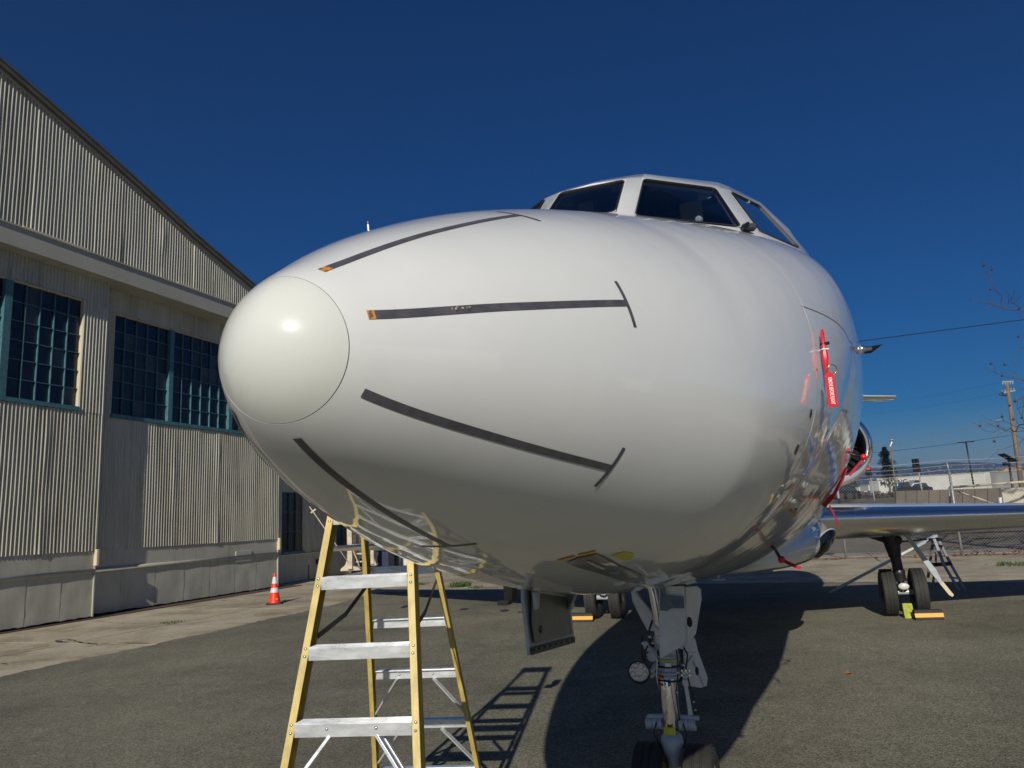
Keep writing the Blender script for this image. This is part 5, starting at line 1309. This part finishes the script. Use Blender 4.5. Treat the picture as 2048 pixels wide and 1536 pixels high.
# --- poles, lights, signals
def post(name, x0, y0, x1, y1, Y, r, m, label, cat, extra=None):
    b = at(x1, y1, Y); t = at(x0, y0, Y); root = empty(name, b, label=label, cat=cat); bpy.context.view_layer.update()
    tube3([Vector((0, 0, -1.5)), loc(t, root)], r, m, root, 'shaft')
    if extra: extra(root)
    return root
def lampx(root):
    mb = MB(); mb.tube([loc(at(1784, 884, 80), root), loc(at(1780, 893, 80), root)], .09, 6); mb.build('arm', M['galv'], root); mb = MB(); mb.blob(loc(at(1783.5, 880, 80), root), (.26, .2, .10), 10, 6); mb.build('lantern', M['galv'], root, smooth=True)
post('street_lamp', 1781, 889, 1793, 1000, 80, .065, 'wood', 'slender street lamp in front of the dark conifer', 'street lamp', lampx)
def lampy(root):
    mb = MB(); mb.box(loc(at(1923.5, 885, 90), root), (.9, .3, .12)); mb.box(loc(at(1939.5, 883.5, 90), root), (.9, .3, .12)); mb.bar(loc(at(1920, 885, 90), root), loc(at(1943, 883, 90), root), .1, .1); mb.build('lantern_pair', M['darkmetal'], root)
post('street_lamp', 1932, 885, 1944, 950, 90, .09, 'darkmetal', 'dark double headed lamp post above the trailers', 'street lamp', lampy)
def sig(root, x, y, Y, w, h, red):
    c = loc(at(x, y, Y), root); mb = MB(); mb.box(c, (w, .3, h)); 
    for k in (-1, 0, 1): mb.box(c + Vector((-.05, -.22, k * h / 3.1 + .12)), (w * .6, .2, .04))
    mb.build('signal_head', M['black'], root, bevel=.03)
    if red: mb = MB(); mb.lathe([(0, .05), (.14, .03), (.16, 0)], c + Vector((0, -.16, h * .33)), (0, -1, 0), 16); mb.build('red_lamp', M['signalred'], root, smooth=True)
post('traffic_light', 1740, 950, 1751, 1003, 75, .07, 'galv', 'traffic light showing red near the fuselage', 'traffic light', lambda r_: sig(r_, 1736.5, 944, 75, .5, 1.05, True))
post('traffic_light', 1836, 935, 1846, 990, 62, .06, 'galv', 'traffic light seen from behind above the parked cars', 'traffic light', lambda r_: sig(r_, 1832, 931, 62, .48, 1.1, False))
post('sign_post', 1688, 975, 1693, 1010, 50, .05, 'galv', 'short metal post standing just left of the fuselage strap', 'post') if False else None
def solar(root):
    mb = MB(); a, b = loc(at(2002, 908, 34), root), loc(at(2030, 923, 34), root); mb.bar(a, b, .5, .03, up=(0, 0, 1)); mb.build('solar_panel', M['black'], root)
    mb = MB(); mb.box(loc(at(2010, 928, 34), root), (.16, .14, .15)); mb.build('camera_box', M['black'], root)
post('solar_pole', 2016, 912, 2024, 980, 34, .05, 'darkmetal', 'black pole with a tilted solar panel on top', 'solar light', solar)
# utility pole
b = at(2043, 985, 60); t = at(2013.5, 765, 60); UP = empty('utility_pole', b, label='tall wooden utility pole with two insulator crossarms', cat='utility pole'); bpy.context.view_layer.update()
tube3([loc(b - Vector((0, 0, 2.5)), UP), loc(t, UP)], [.21, .13], 'wood', UP, 'shaft', 12)
for (xa, ya, xb, yb) in ((2003, 764, 2026, 763), (2003, 786, 2030, 781)):
    a_, b_ = loc(at(xa, ya, 60), UP), loc(at(xb, yb, 60), UP); MB().bar(a_, b_, .12, .12).build('crossarm', M['galv'], UP)
    for k in range(5):
        c = a_.lerp(b_, (k + .3) / 4.6); mb = MB(); mb.lathe([(.03, 0), (.07, .03), (.04, .08), (.07, .12), (.03, .2), (0, .21)], c - Vector((0, 0, .25 if ya < 770 else -.05)), (0, 0, 1), 8); mb.build('insulator', M['galv'], UP, smooth=True)
mb = MB(); mb.tube([loc(at(1998, 789, 60), UP), loc(at(2006, 791, 60), UP), loc(at(2014, 790, 60), UP)], .05, 6); mb.build('jumper', M['black'], UP, smooth=True)
def wire(label, x0, y0, Y0, x1, y1, Y1, r, m='darkmetal', sag=.3):
    a, b = at(x0, y0, Y0), at(x1, y1, Y1); pts = []
    for i in range(25): t_ = i / 24; pts.append(a.lerp(b, t_) - Vector((0, 0, 4 * sag * t_ * (1 - t_))))
    mb = MB(); mb.tube(pts, r, 5); return mb.build('overhead_wire', M[m], smooth=True, label=label, cat='wire', group='overhead wires')
wire('thick dark cable crossing the sky above the angle vane', 1640, 693, 14, 2300, 606, 16, .0085, sag=.0)
wire('pale cable climbing to the right towards the utility pole', 1600, 918, 75, 2004, 838, 60, .020, 'galv', sag=.35)
wire('dark cable just below the pale cable', 1600, 915, 80, 2025, 870, 62, .016, sag=.3)
wire('faint thin upper cable from the upper crossarm', 1600, 815, 160, 2006, 764, 60, .006, sag=.8)
wire('faint thin lower cable from the lower crossarm', 1600, 835, 160, 2006, 786, 60, .006, sag=.8)

# --- vehicles
def car(name, x0, x1, yb, Y, hgt, m, label, pick=False, yaw=0.0):
    a, b = at(x0, yb, Y), at(x1, yb, Y); L = (b - a).length; c = (a + b) / 2; w = 1.8
    root = empty(name, c, yaw, label=label, cat='car' if not pick else 'truck', group='vehicles parked beyond the fence')
    s = L / 4.6; h = hgt
    prof = [(-2.3, .35), (-2.28, .78), (-1.5, .92), (-.95, 1.42), (.75, 1.45), (1.35, 1.0), (2.2, .9), (2.3, .4)] if not pick else [(-2.3, .5), (-2.28, .98), (-1.35, 1.08), (-.85, 1.72), (.35, 1.74), (.5, 1.12), (2.25, 1.1), (2.3, .55)]
    P = [Vector((x * s, -w / 2, z * h / 1.5)) for x, z in prof]
    MB().prism(P, (0, w, 0)).build('body', M[m], root, bevel=.08)
    g_ = [(-1.35, .98), (-.92, 1.36), (.68, 1.38), (1.15, 1.02)] if not pick else [(-1.2, 1.12), (-.8, 1.62), (.28, 1.64), (.36, 1.16)]
    MB().prism([Vector((x * s, -w / 2 - .015, z * h / 1.5)) for x, z in g_], (0, w + .03, 0)).build('side_glass', M['carglass'], root)
    for sx in (-1.45, 1.45):
        for sy in (-w / 2, w / 2):
            mb = MB(); mb.lathe([(0, 0), (.2, 0), (.33, .02), (.34, .18), (0, .2)], (sx * s, sy - .1, .33), (0, 1, 0), 18); mb.build('wheel', M['rubber'], root, auto=40)
    mb = MB(); mb.box((-2.3 * s, -.6, .66 * h / 1.5), (.06, .35, .14)); mb.box((-2.3 * s, .6, .66 * h / 1.5), (.06, .35, .14)); mb.build('headlights', M['gearwhite'], root)
    return root
car('parked_pickup', 1793, 1836, 993, 92, 1.5, 'carpaint', 'dark pickup in front of the lettered trailer', True, R(-12))
car('parked_suv', 1826, 1862, 990.5, 94, 1.55, 'carpaint', 'dark sport utility vehicle right behind the pickup', False, R(-10))
car('parked_car', 1820, 1842, 981, 102, 1.5, 'carwhite', 'white car roof showing between the two dark vehicles', False, R(-5))
car('parked_car', 1673, 1700, 999, 78, 1.35, 'carpaint', 'dark car parked at the left end beside the strap', False, R(-8))
car('parked_car', 1692, 1716, 998.5, 80, 1.3, 'carpaint', 'dark car parked right of the other one near the strap', False, R(-8))
def trailer(x0, x1, yt0, yt1, yb0, yb1, Y0, Y1, m, label, letters=None, roof='boxcream', zadj=0):
    a0, a1 = at(x0, yb0, Y0), at(x0, yt0, Y0); b0_, b1_ = at(x1, yb1, Y1), at(x1, yt1, Y1)
    a0.z -= .2; b0_.z -= .2
    root = empty('box_trailer', a0, label=label, cat='trailer', group='white box trailers beyond the fence'); bpy.context.view_layer.update()
    dd = (b0_ - a0); dd.z = 0; nn = Vector((-dd.y, dd.x, 0)).normalized() * 2.6
    P = [loc(p, root) for p in (a0, b0_, Vector((b0_.x, b0_.y, b1_.z)), Vector((a0.x, a0.y, a1.z)))]
    MB().prism(P, nn).build('body', M[m], root, bevel=.03)
    u = dd.normalized(); L = dd.length
    mb = MB()
    for k in range(int(L / 1.2)): mb.box(P[0] + u * (k * 1.2 + .6) + Vector((0, 0, (P[3] - P[0]).z / 2)) - nn.normalized() * .02, (.05, .04, (P[3] - P[0]).z - .3), Matrix.Rotation(math.atan2(u.y, u.x), 3, 'Z'))
    if L > 12: mb.build('side_ribs', M[m], root, kind='stuff')
    mb = MB(); mb.bar(P[3] - nn.normalized() * .03 - Vector((0, 0, .08)), P[2] - nn.normalized() * .03 - Vector((0, 0, .08)), .08, .16); mb.build('top_rail', M[roof], root)
    mb = MB(); e0 = P[0] - u * .06; mb.prism([e0, e0 + nn, e0 + nn + (P[3] - P[0]), e0 + (P[3] - P[0])], u * .04); mb.build('end_wall', M['rooftrim'], root)
    if letters:
        for (s_, x, y, size) in letters:
            t_ = (x - x0) / (x1 - x0); c = loc(at(x, y, Y0 + (Y1 - Y0) * t_ * .95), root)
            # on to the side plane
            n1 = nn.normalized(); c = c - n1 * ((c - P[0]).dot(n1) + .06)
            mt = Matrix((u, Vector((0, 0, 1)), u.cross(Vector((0, 0, 1))))).transposed().to_4x4(); mt.translation = c
            text('lettering', s_, size, mt, 'black', root, ext=.01)
    return root, u, nn, P
rt_, u_2, n_2, P_2 = trailer(1758, 1975, 956, 944, 993, 983, 150, 135, 'box', 'long white box trailer lettered MOVING TRAILER', letters=[('MOVING', 1791, 965.5, 1.35), ('TRAILER', 1791, 970.5, 1.1)])
mb = MB(); cc = loc(at(1793, 975.5, 147), rt_); cc = cc - n_2.normalized() * ((cc - P_2[0]).dot(n_2.normalized()) + .05); mb.blob(cc, (.7, .05, .45), 10, 6, jit=.3); mb.build('round_emblem', M['black'], rt_)
trailer(1981, 2075, 943, 939, 975, 972, 138, 130, 'boxgrey', 'pale grey box trailer behind the solar pole')
trailer(1742, 1755, 963, 962, 991, 990, 150, 149, 'boxgrey', 'narrow upright grey box behind the red signal')
trailer(1721, 1738, 970, 969.5, 981, 980, 200, 196, 'box', 'small white trailer left of the red signal')
trailer(1698, 1719, 975, 974, 984, 983, 210, 206, 'box', 'small cream topped trailer left of the others')
trailer(1680, 1696, 981, 980, 986, 986, 215, 212, 'boxgrey', 'farthest and smallest trailer by the strap')
# brown scrub strip under the trailers
def bush(x0, x1, yb, Y, h, m, label, n=700):
    a, b = at(x0, yb, Y), at(x1, yb, Y); mb = MB()
    for i in range(n):
        t_ = random.random(); p = a.lerp(b, t_); hh = h * (.45 + .55 * math.sin(t_ * 9 + x0) ** 2) * random.random(); s_ = random.uniform(.12, .35) * h / 2.0 + .05
        p = p + Vector((random.uniform(-.3, .3), random.uniform(-1, 1), hh)); u = Vector((random.uniform(-1, 1), random.uniform(-1, 1), random.uniform(-1, 1))).normalized() * s_; w = u.orthogonal().normalized() * s_ * .6
        mb.add([p - u, p - w, p + u, p + w], [(0, 1, 2, 3)])
    mb.build('scrub', M[m], label=label, cat='bushes', kind='stuff')
bush(1662, 1712, 975, 230, 3.0, 'bush', 'low olive scrub on the skyline by the strap', 900)
bush(1716, 1800, 999, 100, 1.1, 'twig', 'brown dead scrub under the trailers', 1500)
# conifer
tb_ = at(1783, 1000, 120); CT = empty('conifer', tb_, label='dark narrow conifer behind the slender street lamp', cat='tree'); tube3([(0, 0, -1), (0, 0, 8.6)], [.22, .04], 'wood', CT, 'trunk')
mb = MB(); random.seed(5); ht = 8.6
for i in range(6500):
    z = 4.1 + (ht - 4.2) * random.random() ** .85 if i % 9 else random.uniform(3.2, 4.1); k = (z / ht); prof_ = 2.0 * (1 - k) ** .5 * (.6 + .5 * math.sin(z * 2.3) ** 2); a = random.uniform(0, 6.28); r = prof_ * random.uniform(.25, 1) * (1 + .4 * math.sin(3 * a + z * 1.7))
    p = Vector((math.cos(a) * r, math.sin(a) * r, z - .15 * r)); s_ = random.uniform(.07, .2); u = Vector((math.cos(a), math.sin(a), random.uniform(-.5, .3))) * s_; w = Vector((-math.sin(a), math.cos(a), random.uniform(-.4, .4))) * s_ * .5
    mb.add([p - u, p - w, p + u, p + w], [(0, 1, 2, 3)])
mb.build('crown', M['leafdark'], CT)
# bare plane tree standing just out of frame, its twigs with seed balls reaching in
tp_ = Vector((at(2200, 1000, 19).x, 19, 0)); TREE = empty('bare_tree', tp_, label='bare branches with hanging seed balls at the right edge', cat='tree')
bpy.context.view_layer.update(); random.seed(11)
tube3([(0, 0, -.1), (.05, 0, 2.5), (0, .1, 5), (.1, 0, 8.5)], [.28, .24, .18, .06], 'twig', TREE, 'trunk', 12)
def branch(start, target, r0, depth, mb, balls):
    a, b = Vector(start), Vector(target); n = 6; pts = [a]; L = (b - a).length
    for i in range(1, n + 1): pts.append(a.lerp(b, i / n) + Vector([random.uniform(-1, 1) * L * .045 for _ in range(3)]) + Vector((0, 0, .06 * L * math.sin(math.pi * i / n))))
    mb.tube(pts, [r0 * (1 - .75 * i / n) for i in range(n + 1)], 5)
    if depth > 0:
        for k in range(5 if depth > 1 else 4):
            i = random.randint(2, n); d = (pts[-1] - pts[0]).normalized(); q = pts[i] + (d + Vector([random.uniform(-.9, .9), random.uniform(-.9, .9), random.uniform(-.5, .9)])) .normalized() * L * random.uniform(.25, .45)
            branch(pts[i], q, r0 * .45, depth - 1, mb, balls)
    else:
        if random.random() < .16: balls.append(pts[-1] - Vector((0, 0, .06)))
        if random.random() < .05: balls.append(pts[3] - Vector((0, 0, .08)))
TGT = [(6.0, 2040, 628, 16.5, .03), (6.1, 2052, 606, 17, .022), (5.4, 2046, 702, 17, .012), (4.2, 2040, 826, 17, .03), (3.8, 2036, 866, 17.5, .028), (3.2, 2040, 892, 17, .02), (2.9, 2046, 925, 17, .016), (3.6, 2056, 846, 17.5, .026)]
for k in range(16): TGT.append((2.6 + k * .38, 2330 + 110 * math.sin(k * 2.4), 820 - k * 34, 19 + 2.6 * math.cos(k * 2.4), .06))
for (sz, tx, ty, TY, r) in TGT:
    mb = MB(); balls = []; b_ = loc(at(tx, ty, TY), TREE); s0_ = Vector((0, 0, sz))
    branch(s0_, b_, r, 2 if r > .02 else 1, mb, balls)
    br = mb.build('branch', M['twig'], TREE)
    for c in balls: mb = MB(); mb.blob(c, .028, 8, 6); mb.tube([c, c + Vector((0, 0, .09))], .003, 3); mb.build('seed_ball', M['seedball'], br, smooth=True)
# --- hills, town, far roofs
def hills(name, Y, hfun, m, z0=-5, step=40, xr=(-9000, 9000), depth=900):
    V = []; F = []; n = int((xr[1] - xr[0]) / step)
    for i in range(n + 1):
        x = xr[0] + i * step
        for j, (dy, k) in enumerate(((0, 0), (depth * .3, .45), (depth * .6, .8), (depth, 1.0), (depth * 1.5, .9))): V.append((x, Y + dy, z0 + hfun(x) * k * (1 + .06 * math.sin(x * .004 + j * 2))))
    for i in range(n):
        for j in range(4): F.append((i * 5 + j, (i + 1) * 5 + j, (i + 1) * 5 + j + 1, i * 5 + j + 1))
    return raw(name, V, F, M[m], smooth=True, kind='structure')
def hf(x): return 152 + 12 * math.sin(x * .0011 + 1) + 6 * math.sin(x * .004) + 3 * math.sin(x * .013) + 2.0 * math.sin(x * .05) + random.uniform(-1.2, 1.2)
hills('hills', 2600, hf, 'hill', step=14, xr=(-5200, 5200))
# houses scattered over the slope: too many to count
mb = MB(); random.seed(3)
for i in range(420):
    x = random.uniform(900, 2300); k = random.random(); y = 2600 + 500 * k; z = -5 + 150 * min(1, (y - 2600) / 900 * 1.55 + .02) ; s_ = random.uniform(2, 7)
    mb.box((x, y - 12, z + 3), (s_ * 1.6, s_, 3.5))
mb.build('hillside_houses', M['town'], label='hazy scatter of pale houses across the hillside', cat='houses', kind='stuff')
FRR = empty('far_building', at(2010, 944, 175), label='far pale roof with coral ends above the grey trailer', cat='building'); bpy.context.view_layer.update()
q = lambda x, y: loc(at(x, y, 175), FRR)
MB().prism([q(1996, 948), q(2040, 946), q(2040, 934), q(2012, 936), q(2006, 941), q(1996, 942)], (0, 5, 0)).build('wall', M['town'], FRR)
MB().prism([q(2001, 942), q(2009, 941), q(2009, 938), q(2004, 939)], (0, -1, 0)).build('awning', M['awning'], FRR); MB().prism([q(2025, 940), q(2033, 939), q(2032, 935), q(2027, 936)], (0, -1, 0)).build('awning', M['awning'], FRR)

# ================================================================== BEHIND THE LADDER
# small high-wing aeroplane strut / rigging rod, beige gantry legs, stacked parts
PB = at(700, 1137, 26)
GA = empty('beige_gantry', gnd(700, 1142), label='weathered beige steel gantry with flared feet beyond the lean-to', cat='gantry'); bpy.context.view_layer.update()
def gq(x, y, Y): return loc(at(x, y, Y), GA)
YG = 26.9
mb = MB(); mb.bar(gq(701, 1138, YG), gq(697, 930, YG), .17, .2, up=(0, 1, 0)); mb.build('column', M['beige'], GA, bevel=.01)
mb = MB(); mb.bar(gq(716, 1138, YG + .6), gq(713, 930, YG + .6), .10, .12, up=(0, 1, 0)); mb.build('column', M['beige'], GA, bevel=.01)
mb = MB(); mb.bar(gq(745, 1128, YG + 1), gq(742, 930, YG + 1), .12, .14, up=(0, 1, 0)); mb.build('column', M['beige'], GA, bevel=.01)
mb = MB(); P = [gq(680, 1143, YG), gq(722, 1141, YG), gq(718, 1136, YG), gq(706, 1132, YG), gq(704, 1116, YG), gq(694, 1116, YG), gq(690, 1130, YG), gq(681, 1138, YG)]; mb.prism(P, (0, .5, 0)); mb.build('flared_foot', M['beige'], GA, bevel=.03)
mb = MB(); P = [gq(741, 1132, YG + 1), gq(754, 1131, YG + 1), gq(750, 1122, YG + 1), gq(747, 1100, YG + 1), gq(742, 1100, YG + 1)]; mb.prism(P, (0, .4, 0)); mb.build('flared_foot', M['beige'], GA, bevel=.03)
for y in (1096, 1108, 1124): mb = MB(); mb.bar(gq(702, y, YG + .3), gq(724, y - 1, YG + .3), .05, .05); mb.build('cross_tie', M['beige'], GA)
mb = MB(); mb.tube([gq(700, 1085, YG), gq(714, 1120, YG), gq(718, 1132, YG)], .02, 5); mb.build('hanging_rope', M['beige'], GA)
RG = empty('long_rod', at(696, 1124, 22), label='long slanting white rod with a small cross bracket beyond the ladder', cat='rod'); bpy.context.view_layer.update()
q = lambda x, y, Y=22: loc(at(x, y, Y), RG)
tube3([q(619, 1013), q(696, 1124)], .014, 'beige', RG, 'rod'); mb = MB(); mb.bar(q(622, 1026), q(632, 1018), .05, .05); mb.bar(q(619, 1013), q(626, 1023), .04, .03); mb.build('bracket', M['beige'], RG, bevel=.01)
# clutter of ground equipment seen below the belly
random.seed(21)
def item(name, x, y, w, h, Y, m, label, cat, kind_='crate'):
    b = at(x, y, Y); b.z = 0; root = empty(name, b, R(random.uniform(-20, 20)), label=label, cat=cat)
    mb = MB(); mb.box((0, 0, h / 2), (w, w * .8, h)); mb.build('body', M[m], root, bevel=.03)
    mb = MB(); mb.box((0, 0, h + .02), (w * 1.04, w * .84, .05)); mb.build('lid', M['darkmetal' if m != 'darkmetal' else 'galv'], root, bevel=.01)
    for sx in (-1, 1): mb = MB(); mb.lathe([(0, 0), (.06, 0), (.06, .05), (0, .05)], (sx * w * .35, -w * .42, .06), (0, -1, 0), 12); mb.build('caster', M['black'], root)
    return root
item('service_cart', 765, 1128, .75, .75, 29, 'bluebox', 'navy blue service cart right of the gantry', 'cart'); item('service_cart', 786, 1122, .9, 1.0, 32, 'ptext', 'white cabinet cart behind the navy cart', 'cart')
item('service_cart', 806, 1124, .5, .8, 31, 'galv', 'grey cabinet cart in the row beyond the ladder', 'cart'); item('service_cart', 822, 1120, .6, .9, 33, 'gearwhite', 'pale cabinet cart at the right of the row', 'cart'); item('service_cart', 838, 1123, .4, .6, 31, 'bluebox', 'small navy crate cart at the end of the row', 'cart')
for k in range(5):
    b = at(790 + 11 * k, 1124, 29.5); b.z = 0; root = empty('oxygen_bottle', b, label='gas bottle standing in the row of carts, %s' % ('leftmost', 'second from the left', 'middle one', 'second from the right', 'rightmost')[k], cat='gas bottle', group='gas bottles in the row of carts')
    mb = MB(); hh = random.uniform(.55, .85); mb.lathe([(0, 0), (.09, 0), (.10, .03), (.10, hh), (.06, hh + .09), (.025, hh + .12), (.025, hh + .18), (0, hh + .18)], (0, 0, 0), (0, 0, 1), 14); mb.build('shell', M[random.choice(['gearwhite', 'galv', 'darkmetal'])], root, auto=50)
    mb = MB(); mb.tube([(-.05, 0, hh + .16), (.05, 0, hh + .16)], .02, 6); mb.build('valve', M['darkmetal'], root)
# ================================================================== SURROUNDINGS THE LACQUER REFLECTS
def shed(x, y, w, d, h, rz, m, label, door='darkmetal'):
    root = empty('apron_hangar', (x, y, 0), rz, label=label, cat='hangar')
    mb = MB(); mb.prism([(-w / 2, -d / 2, 0), (w / 2, -d / 2, 0), (w / 2, -d / 2, h), (0, -d / 2, h * 1.22), (-w / 2, -d / 2, h)], (0, d, 0)); mb.build('shell', M[m], root)
    for k in range(4): mb = MB(); mb.box((-w * .36 + k * w * .24, -d / 2 - .06, h * .42), (w * .22, .1, h * .8)); mb.build('door_leaf', M['skirt' if k % 2 else 'beam'], root)
    return root
shed(60, -18, 44, 30, 9, R(-62), 'box', 'white hangar across the apron behind the photographer')
shed(84, 34, 40, 24, 8, R(-98), 'boxgrey', 'grey hangar far across the apron to the right')
shed(4, -78, 60, 30, 10, R(180), 'boxgrey', 'long grey hangar behind the photographer')

# ================================================================== AIR
hz = MB(); hz.box((0, 600, 110), (12000, 8800, 236))
hm = bpy.data.materials.new('haze_air'); hm.use_nodes = True; n = hm.node_tree; n.nodes.remove(n.nodes['Principled BSDF'])
pv_ = n.nodes.new('ShaderNodeVolumePrincipled'); pv_.inputs['Density'].default_value = 2.4e-4; pv_.inputs['Color'].default_value = (.42, .62, 1.0, 1); pv_.inputs['Anisotropy'].default_value = .2
n.links.new(pv_.outputs[0], n.nodes['Material Output'].inputs['Volume'])
hz.build('haze', hm, kind='stuff')
